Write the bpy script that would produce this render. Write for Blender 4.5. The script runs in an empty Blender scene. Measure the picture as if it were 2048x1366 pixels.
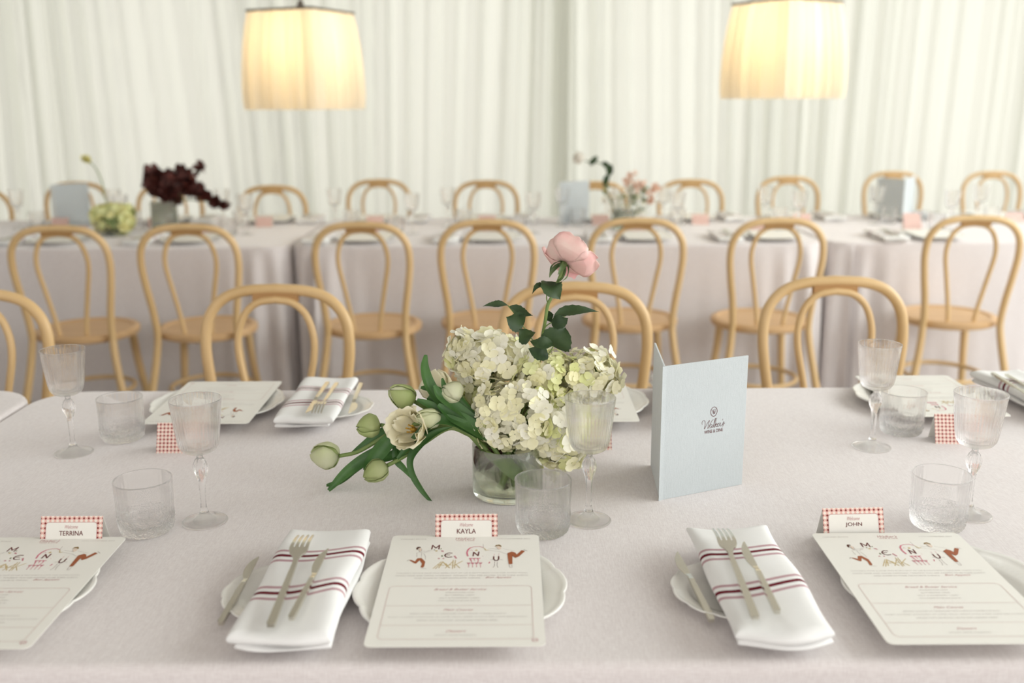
import bpy, math, random
from mathutils import Vector, Matrix
R = math.radians
random.seed(7)
C = bpy.context.scene.collection

# ------------------------------------------------------------------ camera
FPX = 35 / 36 * 2048.0
CAMH = 1.37
ROT = Matrix.Rotation(R(90 - 13.5), 3, 'X') @ Matrix.Rotation(R(-0.3), 3, 'Z')
cam = bpy.data.cameras.new('camera')
cam.lens = 35; cam.sensor_width = 36; cam.sensor_fit = 'HORIZONTAL'
cam.clip_start = 0.05; cam.clip_end = 60
cam.dof.use_dof = True; cam.dof.focus_distance = 1.56; cam.dof.aperture_fstop = 2.7
co = bpy.data.objects.new('camera', cam); C.objects.link(co)
co.matrix_world = Matrix.Translation((0, 0, CAMH)) @ ROT.to_4x4()
bpy.context.scene.camera = co

# ------------------------------------------------------------------ world, light, exposure
w = bpy.data.worlds.new('world'); bpy.context.scene.world = w
w.use_nodes = True
bg = w.node_tree.nodes['Background']
bg.inputs[0].default_value = (1.0, 0.955, 0.925, 1); bg.inputs[1].default_value = 0.86
def area(name, loc, target, sx, sy, power, col):
    l = bpy.data.lights.new(name, 'AREA'); l.shape = 'RECTANGLE'; l.size = sx; l.size_y = sy
    l.energy = power; l.color = col
    o = bpy.data.objects.new(name, l); C.objects.link(o); o.location = loc
    d = Vector(target) - Vector(loc)
    o.rotation_euler = d.to_track_quat('-Z', 'Y').to_euler()
    return o
area('daylight_right', (4.4, 2.1, 2.75), (0.0, 2.4, 0.7), 6.5, 2.0, 120, (0.93, 0.985, 0.96))
area('daylight_behind_curtain', (0, 9.6, 1.7), (0, 7.3, 1.6), 13, 3.6, 14, (0.99, 1.0, 0.93))
vs = bpy.context.scene.view_settings
vs.view_transform = 'Standard'; vs.look = 'None'; vs.gamma = 1; vs.use_curve_mapping = False
vs.exposure = 0.96
cy = bpy.context.scene.cycles
cy.max_bounces = 16; cy.transmission_bounces = 16; cy.transparent_max_bounces = 40

# ------------------------------------------------------------------ pixel helpers (2048 x 1366 frame)
def ray(px, py):
    return ROT @ Vector(((px - 1024) / FPX, (683 - py) / FPX, -1))
def onz(px, py, z):
    d = ray(px, py); t = (z - CAMH) / d.z
    return Vector((d.x * t, d.y * t, z))
def ony(px, py, Y):
    d = ray(px, py); t = Y / d.y
    return Vector((d.x * t, Y, CAMH + d.z * t))
TZ = 0.75

# ------------------------------------------------------------------ materials
MATS = {}
def nodes(name):
    m = bpy.data.materials.new(name); m.use_nodes = True
    nt = m.node_tree; b = nt.nodes.get('Principled BSDF')
    MATS[name] = m
    return m, nt, b
def N(nt, t, **kw):
    n = nt.nodes.new(t)
    for k, v in kw.items(): setattr(n, k, v)
    return n
def mth(nt, op, a, b=None, c=None):
    n = N(nt, 'ShaderNodeMath', operation=op)
    for i, v in enumerate((a, b, c)):
        if v is None: continue
        if isinstance(v, (int, float)): n.inputs[i].default_value = v
        else: nt.links.new(v, n.inputs[i])
    return n.outputs[0]
def pm(name, col, rough=0.6, metal=0.0, var=None, scale=8, bump=0, bscale=60, spec=0.5, sub=0, stretch=None, trans=0):
    m, nt, b = nodes(name)
    b.inputs['Base Color'].default_value = (*col, 1)
    b.inputs['Roughness'].default_value = rough
    b.inputs['Metallic'].default_value = metal
    b.inputs['Specular IOR Level'].default_value = spec
    if sub:
        b.inputs['Subsurface Weight'].default_value = sub
        b.inputs['Subsurface Radius'].default_value = (0.01, 0.01, 0.006)
        b.inputs['Subsurface Scale'].default_value = 0.5
    tc = N(nt, 'ShaderNodeTexCoord'); vec = tc.outputs['Object']
    if stretch:
        mp = N(nt, 'ShaderNodeMapping'); mp.inputs['Scale'].default_value = stretch
        nt.links.new(vec, mp.inputs[0]); vec = mp.outputs[0]
    if var:
        nz = N(nt, 'ShaderNodeTexNoise'); nz.inputs['Scale'].default_value = scale; nz.inputs['Detail'].default_value = 4
        nt.links.new(vec, nz.inputs['Vector'])
        cr = N(nt, 'ShaderNodeValToRGB')
        cr.color_ramp.elements[0].position = 0.3; cr.color_ramp.elements[1].position = 0.7
        cr.color_ramp.elements[0].color = (*col, 1); cr.color_ramp.elements[1].color = (*var, 1)
        nt.links.new(nz.outputs['Fac'], cr.inputs[0]); nt.links.new(cr.outputs[0], b.inputs['Base Color'])
    if bump:
        n2 = N(nt, 'ShaderNodeTexNoise'); n2.inputs['Scale'].default_value = bscale; n2.inputs['Detail'].default_value = 3
        nt.links.new(vec, n2.inputs['Vector'])
        bp = N(nt, 'ShaderNodeBump'); bp.inputs['Strength'].default_value = bump; bp.inputs['Distance'].default_value = 0.002
        nt.links.new(n2.outputs['Fac'], bp.inputs['Height']); nt.links.new(bp.outputs[0], b.inputs['Normal'])
    if trans:
        tr = N(nt, 'ShaderNodeBsdfTranslucent'); tr.inputs[0].default_value = (*col, 1)
        cr_ = [n for n in nt.nodes if n.type == 'VALTORGB']
        if cr_: nt.links.new(cr_[0].outputs[0], tr.inputs[0])
        mx = N(nt, 'ShaderNodeMixShader'); mx.inputs[0].default_value = trans
        out = nt.nodes['Material Output']
        nt.links.new(b.outputs[0], mx.inputs[1]); nt.links.new(tr.outputs[0], mx.inputs[2]); nt.links.new(mx.outputs[0], out.inputs[0])
    return m

def linen(name, col, col2):
    m, nt, b = nodes(name)
    b.inputs['Roughness'].default_value = 0.9; b.inputs['Specular IOR Level'].default_value = 0.15
    b.inputs['Sheen Weight'].default_value = 0.45; b.inputs['Sheen Roughness'].default_value = 0.4
    tc = N(nt, 'ShaderNodeTexCoord')
    hs = []
    for sc in ((90, 900, 900), (900, 90, 90)):
        mp = N(nt, 'ShaderNodeMapping'); mp.inputs['Scale'].default_value = sc
        nt.links.new(tc.outputs['Object'], mp.inputs[0])
        nz = N(nt, 'ShaderNodeTexNoise'); nz.inputs['Scale'].default_value = 1; nz.inputs['Detail'].default_value = 1
        nt.links.new(mp.outputs[0], nz.inputs['Vector']); hs.append(nz.outputs['Fac'])
    s = mth(nt, 'ADD', hs[0], hs[1])
    cr = N(nt, 'ShaderNodeMapRange'); cr.inputs[1].default_value = 0.75; cr.inputs[2].default_value = 1.25
    nt.links.new(s, cr.inputs[0])
    mx = N(nt, 'ShaderNodeMix', data_type='RGBA')
    mx.inputs[6].default_value = (*col, 1); mx.inputs[7].default_value = (*col2, 1)
    nt.links.new(cr.outputs[0], mx.inputs[0]); nt.links.new(mx.outputs[2], b.inputs['Base Color'])
    bp = N(nt, 'ShaderNodeBump'); bp.inputs['Strength'].default_value = 0.25; bp.inputs['Distance'].default_value = 0.0008
    nt.links.new(s, bp.inputs['Height'])
    big = N(nt, 'ShaderNodeTexNoise'); big.inputs['Scale'].default_value = 5; big.inputs['Detail'].default_value = 2
    nt.links.new(tc.outputs['Object'], big.inputs['Vector'])
    b2 = N(nt, 'ShaderNodeBump'); b2.inputs['Strength'].default_value = 0.18; b2.inputs['Distance'].default_value = 0.02
    nt.links.new(big.outputs['Fac'], b2.inputs['Height']); nt.links.new(bp.outputs[0], b2.inputs['Normal'])
    nt.links.new(b2.outputs[0], b.inputs['Normal'])
    return m

def sheer(name, col, trans, col2=None):
    m, nt, b = nodes(name)
    nt.nodes.remove(b)
    df = N(nt, 'ShaderNodeBsdfDiffuse'); df.inputs[0].default_value = (*col, 1)
    tr = N(nt, 'ShaderNodeBsdfTranslucent'); tr.inputs[0].default_value = (*(col2 or col), 1)
    mx = N(nt, 'ShaderNodeMixShader'); mx.inputs[0].default_value = trans
    nt.links.new(df.outputs[0], mx.inputs[1]); nt.links.new(tr.outputs[0], mx.inputs[2])
    nt.links.new(mx.outputs[0], nt.nodes['Material Output'].inputs[0])
    tc = N(nt, 'ShaderNodeTexCoord'); mp = N(nt, 'ShaderNodeMapping'); mp.inputs['Scale'].default_value = (60, 60, 6)
    nz = N(nt, 'ShaderNodeTexNoise'); nz.inputs['Scale'].default_value = 1; nz.inputs['Detail'].default_value = 3
    nt.links.new(tc.outputs['Object'], mp.inputs[0]); nt.links.new(mp.outputs[0], nz.inputs[0])
    bp = N(nt, 'ShaderNodeBump'); bp.inputs['Strength'].default_value = 0.08; bp.inputs['Distance'].default_value = 0.003
    nt.links.new(nz.outputs['Fac'], bp.inputs['Height'])
    nt.links.new(bp.outputs[0], df.inputs['Normal']); nt.links.new(bp.outputs[0], tr.inputs['Normal'])
    return m

def clear(name, clearness=0.5, tint=(1, 1, 1), ior=1.45, bump=0, bscale=300, rough=0.0):
    m, nt, b = nodes(name)
    nt.nodes.remove(b)
    g = N(nt, 'ShaderNodeBsdfGlass'); g.inputs['Color'].default_value = (*tint, 1); g.inputs['IOR'].default_value = ior
    g.inputs['Roughness'].default_value = rough
    t = N(nt, 'ShaderNodeBsdfTransparent'); t.inputs[0].default_value = (*tint, 1)
    mx = N(nt, 'ShaderNodeMixShader'); mx.inputs[0].default_value = clearness
    nt.links.new(g.outputs[0], mx.inputs[1]); nt.links.new(t.outputs[0], mx.inputs[2])
    nt.links.new(mx.outputs[0], nt.nodes['Material Output'].inputs[0])
    if bump:
        tc = N(nt, 'ShaderNodeTexCoord')
        v = N(nt, 'ShaderNodeTexVoronoi'); v.inputs['Scale'].default_value = bscale
        nt.links.new(tc.outputs['Object'], v.inputs['Vector'])
        bp = N(nt, 'ShaderNodeBump'); bp.inputs['Strength'].default_value = bump; bp.inputs['Distance'].default_value = 0.002
        nt.links.new(v.outputs['Distance'], bp.inputs['Height']); nt.links.new(bp.outputs[0], g.inputs['Normal'])
    return m

def striped(name):
    m, nt, b = nodes(name)
    b.inputs['Roughness'].default_value = 0.85; b.inputs['Specular IOR Level'].default_value = 0.2
    tc = N(nt, 'ShaderNodeTexCoord'); sx = N(nt, 'ShaderNodeSeparateXYZ')
    nt.links.new(tc.outputs['Object'], sx.inputs[0])
    tt = mth(nt, 'MULTIPLY', mth(nt, 'MAXIMUM', mth(nt, 'ADD', sx.outputs[0], .014), 0.0), 1 / .07)
    y = mth(nt, 'SUBTRACT', sx.outputs[1], mth(nt, 'MULTIPLY', mth(nt, 'MULTIPLY', tt, tt), .016))
    def band(c, wd):
        d = mth(nt, 'ABSOLUTE', mth(nt, 'SUBTRACT', y, c))
        return mth(nt, 'LESS_THAN', d, wd)
    col = None
    mix = (0.86, 0.86, 0.85, 1)
    prev = None
    for c, wd, cc in ((0.063, .0028, (.52, .33, .36)), (0.049, .0034, (.15, .008, .02)), (0.035, .0028, (.52, .33, .36)),
                      (-0.033, .0028, (.52, .33, .36)), (-0.047, .0034, (.15, .008, .02)), (-0.061, .0028, (.52, .33, .36))):
        mx = N(nt, 'ShaderNodeMix', data_type='RGBA')
        nt.links.new(band(c, wd), mx.inputs[0])
        if prev is None: mx.inputs[6].default_value = mix
        else: nt.links.new(prev, mx.inputs[6])
        mx.inputs[7].default_value = (*cc, 1); prev = mx.outputs[2]
    nt.links.new(prev, b.inputs['Base Color'])
    nz = N(nt, 'ShaderNodeTexNoise'); nz.inputs['Scale'].default_value = 25
    nt.links.new(tc.outputs['Object'], nz.inputs[0])
    bp = N(nt, 'ShaderNodeBump'); bp.inputs['Strength'].default_value = 0.25; bp.inputs['Distance'].default_value = 0.006
    nt.links.new(nz.outputs['Fac'], bp.inputs['Height']); nt.links.new(bp.outputs[0], b.inputs['Normal'])
    return m

def gingham(name, pitch):
    m, nt, b = nodes(name); b.inputs['Roughness'].default_value = 0.8
    uv = N(nt, 'ShaderNodeUVMap'); sx = N(nt, 'ShaderNodeSeparateXYZ'); nt.links.new(uv.outputs[0], sx.inputs[0])
    u = mth(nt, 'MULTIPLY', sx.outputs[0], 1 / pitch); v = mth(nt, 'MULTIPLY', sx.outputs[1], 1 / pitch)
    fu = mth(nt, 'ABSOLUTE', mth(nt, 'SUBTRACT', mth(nt, 'FRACT', u), .5))
    fv = mth(nt, 'ABSOLUTE', mth(nt, 'SUBTRACT', mth(nt, 'FRACT', v), .5))
    s = mth(nt, 'ADD', fu, fv)
    dia = mth(nt, 'LESS_THAN', s, .31)
    ln = mth(nt, 'LESS_THAN', mth(nt, 'ABSOLUTE', mth(nt, 'SUBTRACT', s, .5)), .11)
    m1 = N(nt, 'ShaderNodeMix', data_type='RGBA'); m1.inputs[6].default_value = (.86, .80, .72, 1); m1.inputs[7].default_value = (.80, .42, .36, 1)
    nt.links.new(ln, m1.inputs[0])
    m2 = N(nt, 'ShaderNodeMix', data_type='RGBA'); m2.inputs[7].default_value = (.27, .03, .025, 1)
    nt.links.new(m1.outputs[2], m2.inputs[6]); nt.links.new(dia, m2.inputs[0])
    nt.links.new(m2.outputs[2], b.inputs['Base Color'])
    return m

linen('linen', (.70, .645, .64), (.80, .757, .75))
linen('folder_cloth', (.54, .585, .60), (.57, .615, .63))
pm('folder_inside', (.62, .60, .55), .7)
striped('napkin')
pm('napkin_plain', (.86, .86, .85), .85, bump=.2, bscale=25)
gingham('gingham', .0068)
pm('oak', (.63, .425, .195), .42, var=(.74, .52, .27), scale=9, stretch=(1, 1, .25), bump=.05)
pm('oak_seat', (.60, .38, .19), .45, var=(.70, .47, .26), scale=10, stretch=(.3, 1.5, 1))
pm('oak_shaded', (.42, .22, .07), .45)  # same oak on the joining blocks, far row's shading painted in as darker colour
pm('card', (.86, .845, .79), .75)
pm('porcelain', (.86, .85, .81), .16, spec=.6)
pm('steel', (.70, .68, .60), .22, metal=1)
pm('print_maroon', (.13, .012, .012), .7)
pm('print_grey', (.50, .46, .44), .7)
pm('print_pink', (.58, .33, .33), .7)
pm('print_line', (.66, .50, .47), .7)
pm('ill_brown', (.35, .10, .035), .7); pm('ill_hair', (.10, .03, .015), .7); pm('ill_hair2', (.30, .19, .07), .7)
pm('ill_gold', (.62, .48, .24), .7); pm('ill_pink', (.60, .26, .30), .7); pm('ill_rose', (.66, .16, .24), .7)
pm('ill_skin', (.80, .66, .55), .7); pm('ill_ink', (.22, .15, .15), .7); pm('ill_green', (.22, .25, .12), .7)
clear('glass', .44); clear('foot_glass', .52); clear('glass_base', .25, bump=1.0, bscale=330)
clear('knob_glass', .2, bump=.12, bscale=300)
clear('vase_glass', .25, tint=(.97, .985, .96))
clear('water', .4, tint=(.975, .98, .94), ior=1.33)
pm('leaf', (.045, .13, .03), .40, var=(.10, .23, .065), scale=30, trans=.2, stretch=(1, 1, 1))
pm('rose_leaf', (.016, .042, .012), .6, var=(.045, .085, .025), scale=40, trans=.12)
pm('stem', (.13, .22, .05), .45, var=(.22, .30, .09), scale=40)
pm('stem_brown', (.06, .03, .02), .5, var=(.12, .06, .035), scale=50)
pm('tulip_green', (.70, .74, .42), .5, var=(.40, .52, .15), scale=14, trans=.35, stretch=(1, 1, .3))
pm('tulip_white', (.88, .88, .70), .5, var=(.72, .78, .44), scale=16, trans=.35)
pm('tulip_cream', (.98, .95, .76), .5, var=(.97, .91, .64), scale=20, trans=.25)
pm('tulip_centre', (.45, .26, .03), .6)
pm('hyd_white', (.96, .95, .86), .6, var=(.94, .92, .74), scale=26, trans=.22)
pm('hyd_green', (.88, .89, .54), .6, var=(.78, .82, .36), scale=26, trans=.22)
pm('hyd_cream', (.95, .92, .70), .6, var=(.91, .88, .56), scale=26, trans=.22)
pm('rose_pink', (.96, .56, .54), .55, var=(.97, .78, .70), scale=22, trans=.2)
pm('rose_rim', (.90, .52, .52), .55, trans=.3)
pm('sepal', (.05, .10, .025), .5, var=(.14, .2, .07), scale=60)
pm('burgundy', (.035, .006, .004), .6, var=(.10, .014, .008), scale=20)
pm('yellow_flower', (.86, .82, .40), .6, trans=.3)
pm('peach_flower', (.80, .55, .42), .6, trans=.3)
pm('greenery', (.20, .26, .10), .6, trans=.2)
pm('white_flower', (.84, .80, .72), .6, trans=.3)
pm('pink_card', (.78, .50, .43), .8)
pm('floor_grey', (.33, .31, .29), .7, var=(.38, .36, .34), scale=2)
pm('plaster', (.74, .73, .70), .9)
pm('lamp_metal', (.12, .10, .08), .5)
sheer('curtain_sheer', (.715, .73, .665), .55)
sheer('shade_linen', (.90, .86, .78), .55, (.93, .84, .66))
bm_, bnt, bb = nodes('bulb'); bb.inputs['Emission Color'].default_value = (1, .78, .45, 1); bb.inputs['Emission Strength'].default_value = 14

# ------------------------------------------------------------------ mesh builder
class MB:
    def __init__(s): s.v = []; s.f = []; s.m = []; s.uv = {}
    def add(s, vs, fs, mi=0, T=None):
        o = len(s.v)
        s.v += [(T @ Vector(p)) if T else Vector(p) for p in vs]
        s.f += [tuple(i + o for i in f) for f in fs]; s.m += [mi] * len(fs)
        return o
    def grid(s, rows, mi=0, close_u=False, close_v=False, cap=False):
        nu = len(rows); nv = len(rows[0]); vs = [p for r in rows for p in r]; fs = []
        for i in range(nu if close_u else nu - 1):
            for j in range(nv if close_v else nv - 1):
                a = i * nv + j; b = i * nv + (j + 1) % nv
                c = ((i + 1) % nu) * nv + (j + 1) % nv; d = ((i + 1) % nu) * nv + j
                fs.append((a, b, c, d))
        if cap:
            fs.append(tuple(range(nv))[::-1]); fs.append(tuple((nu - 1) * nv + j for j in range(nv)))
        return s.add(vs, fs, mi)
    def lathe(s, prof, n=48, mi=0, org=(0, 0, 0), rf=None, cap=True, T=None):
        o = Vector(org); rows = []
        for r, z in prof:
            row = []
            for j in range(n):
                a = 2 * math.pi * j / n; rr = rf(r, z, a) if rf else r
                p = Vector((rr * math.cos(a), rr * math.sin(a), z))
                row.append((T @ p if T else p) + o)
            rows.append(row)
        s.grid(rows, mi, close_v=True, cap=cap)
    def tube(s, pts, rad, n=10, mi=0, closed=False, cap=True, flat=1.0):
        pts = [Vector(p) for p in pts]; k = len(pts)
        rads = rad if isinstance(rad, (list, tuple)) else [rad] * k
        rows = []; up = None
        for i, p in enumerate(pts):
            a = pts[(i - 1) % k] if (closed or i > 0) else p
            b = pts[(i + 1) % k] if (closed or i < k - 1) else p
            t = (b - a).normalized()
            if up is None:
                up = Vector((0, 0, 1)) if abs(t.z) < .9 else Vector((0, 1, 0))
            sd = t.cross(up).normalized(); up = sd.cross(t).normalized()
            rows.append([p + (sd * math.cos(2 * math.pi * j / n) + up * math.sin(2 * math.pi * j / n) * flat) * rads[i] for j in range(n)])
        s.grid(rows, mi, close_u=closed, close_v=True, cap=cap and not closed)
    def prism(s, poly, z0, z1, mi=0, T=None):
        n = len(poly)
        vs = [(x, y, z0) for x, y in poly] + [(x, y, z1) for x, y in poly]
        fs = [tuple(range(n))[::-1], tuple(range(n, 2 * n))] + [(i, (i + 1) % n, n + (i + 1) % n, n + i) for i in range(n)]
        return s.add(vs, fs, mi, T)
    def box(s, a, b, mi=0, T=None):
        return s.prism([(a[0], a[1]), (b[0], a[1]), (b[0], b[1]), (a[0], b[1])], a[2], b[2], mi, T)
    def build(s, name, mats, parent=None, smooth=True, loc=None, rz=0, auto=None, uvf=None):
        me = bpy.data.meshes.new(name)
        me.from_pydata([tuple(p) for p in s.v], [], s.f)
        for k in ([mats] if isinstance(mats, str) else mats): me.materials.append(MATS[k])
        for i, p in enumerate(me.polygons):
            p.material_index = s.m[i]; p.use_smooth = smooth
        if uvf:
            ul = me.uv_layers.new(name='UVMap')
            for lp in me.loops: ul.data[lp.index].uv = uvf(me.vertices[lp.vertex_index].co)
        if auto and smooth: me.set_sharp_from_angle(angle=R(auto))
        me.update()
        o = bpy.data.objects.new(name, me); C.objects.link(o)
        if parent: o.parent = parent
        if loc is not None: o.location = loc
        o.rotation_euler.z = rz
        return o

def tag(o, label, cat, group=None, kind=None):
    o['label'] = label; o['category'] = cat
    if group: o['group'] = group
    if kind: o['kind'] = kind
    return o
def thing(name, loc, label, cat, rz=0, group=None):
    o = bpy.data.objects.new(name, None); C.objects.link(o); o.empty_display_size = .05
    o.location = loc; o.rotation_euler = (0, 0, rz)
    return tag(o, label, cat, group)
def kids(o): return [c for c in o.children]
def dup(o, loc, rz, label, group=None, deep=True, parent=None):
    c = o.copy(); C.objects.link(c); c.location = loc; c.rotation_euler = (0, 0, rz)
    c['label'] = label
    if group: c['group'] = group
    if deep:
        for k in kids(o):
            q = k.copy(); C.objects.link(q); q.parent = c
            for g in kids(k):
                h = g.copy(); C.objects.link(h); h.parent = q
    return c
def bez(pts, n=8):
    """Catmull-Rom through points"""
    pts = [Vector(p) for p in pts]; P = [2 * pts[0] - pts[1]] + pts + [2 * pts[-1] - pts[-2]]; out = []
    for i in range(1, len(P) - 2):
        for k in range(n):
            t = k / n
            out.append(.5 * ((2 * P[i]) + (P[i + 1] - P[i - 1]) * t + (2 * P[i - 1] - 5 * P[i] + 4 * P[i + 1] - P[i + 2]) * t * t + (3 * P[i] - P[i - 1] - 3 * P[i + 1] + P[i + 2]) * t ** 3))
    out.append(pts[-1]); return out
def text_geo(s, shear=0, bold=0):
    cu = bpy.data.curves.new('t', 'FONT'); cu.body = s; cu.shear = shear; cu.offset = bold; cu.resolution_u = 3
    ob = bpy.data.objects.new('t', cu); C.objects.link(ob)
    dg = bpy.context.evaluated_depsgraph_get()
    me = bpy.data.meshes.new_from_object(ob.evaluated_get(dg))
    vs = [v.co.copy() for v in me.vertices]; fs = [tuple(p.vertices) for p in me.polygons]
    bpy.data.objects.remove(ob); bpy.data.curves.remove(cu); bpy.data.meshes.remove(me)
    return vs, fs
def put_text(mb, s, cx, y, h, wd=None, mi=0, shear=0, bold=0, T=None, z=0.0):
    vs, fs = text_geo(s, shear, bold)
    if not vs: return
    x0 = min(v.x for v in vs); x1 = max(v.x for v in vs); y0 = min(v.y for v in vs); y1 = max(v.y for v in vs)
    sy = h / (y1 - y0); sx = (wd / (x1 - x0)) if wd else sy
    mb.add([((v.x - (x0 + x1) / 2) * sx + cx, (v.y - y0) * sy + y, z) for v in vs], fs, mi, T)
def stroke(mb, pts, wd, z=0, mi=0, T=None):
    """flat ink stroke: one short quad per segment, overlapping at the joints"""
    for a, b in zip(pts[:-1], pts[1:]):
        a = Vector((a[0], a[1])); b = Vector((b[0], b[1])); t = b - a
        if t.length < 1e-9: continue
        t.normalize(); n = Vector((-t.y, t.x)) * wd / 2; a = a - t * wd * .3; b = b + t * wd * .3
        mb.add([(a.x + n.x, a.y + n.y, z), (a.x - n.x, a.y - n.y, z), (b.x - n.x, b.y - n.y, z), (b.x + n.x, b.y + n.y, z)], [(0, 1, 2, 3)], mi, T)

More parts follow.
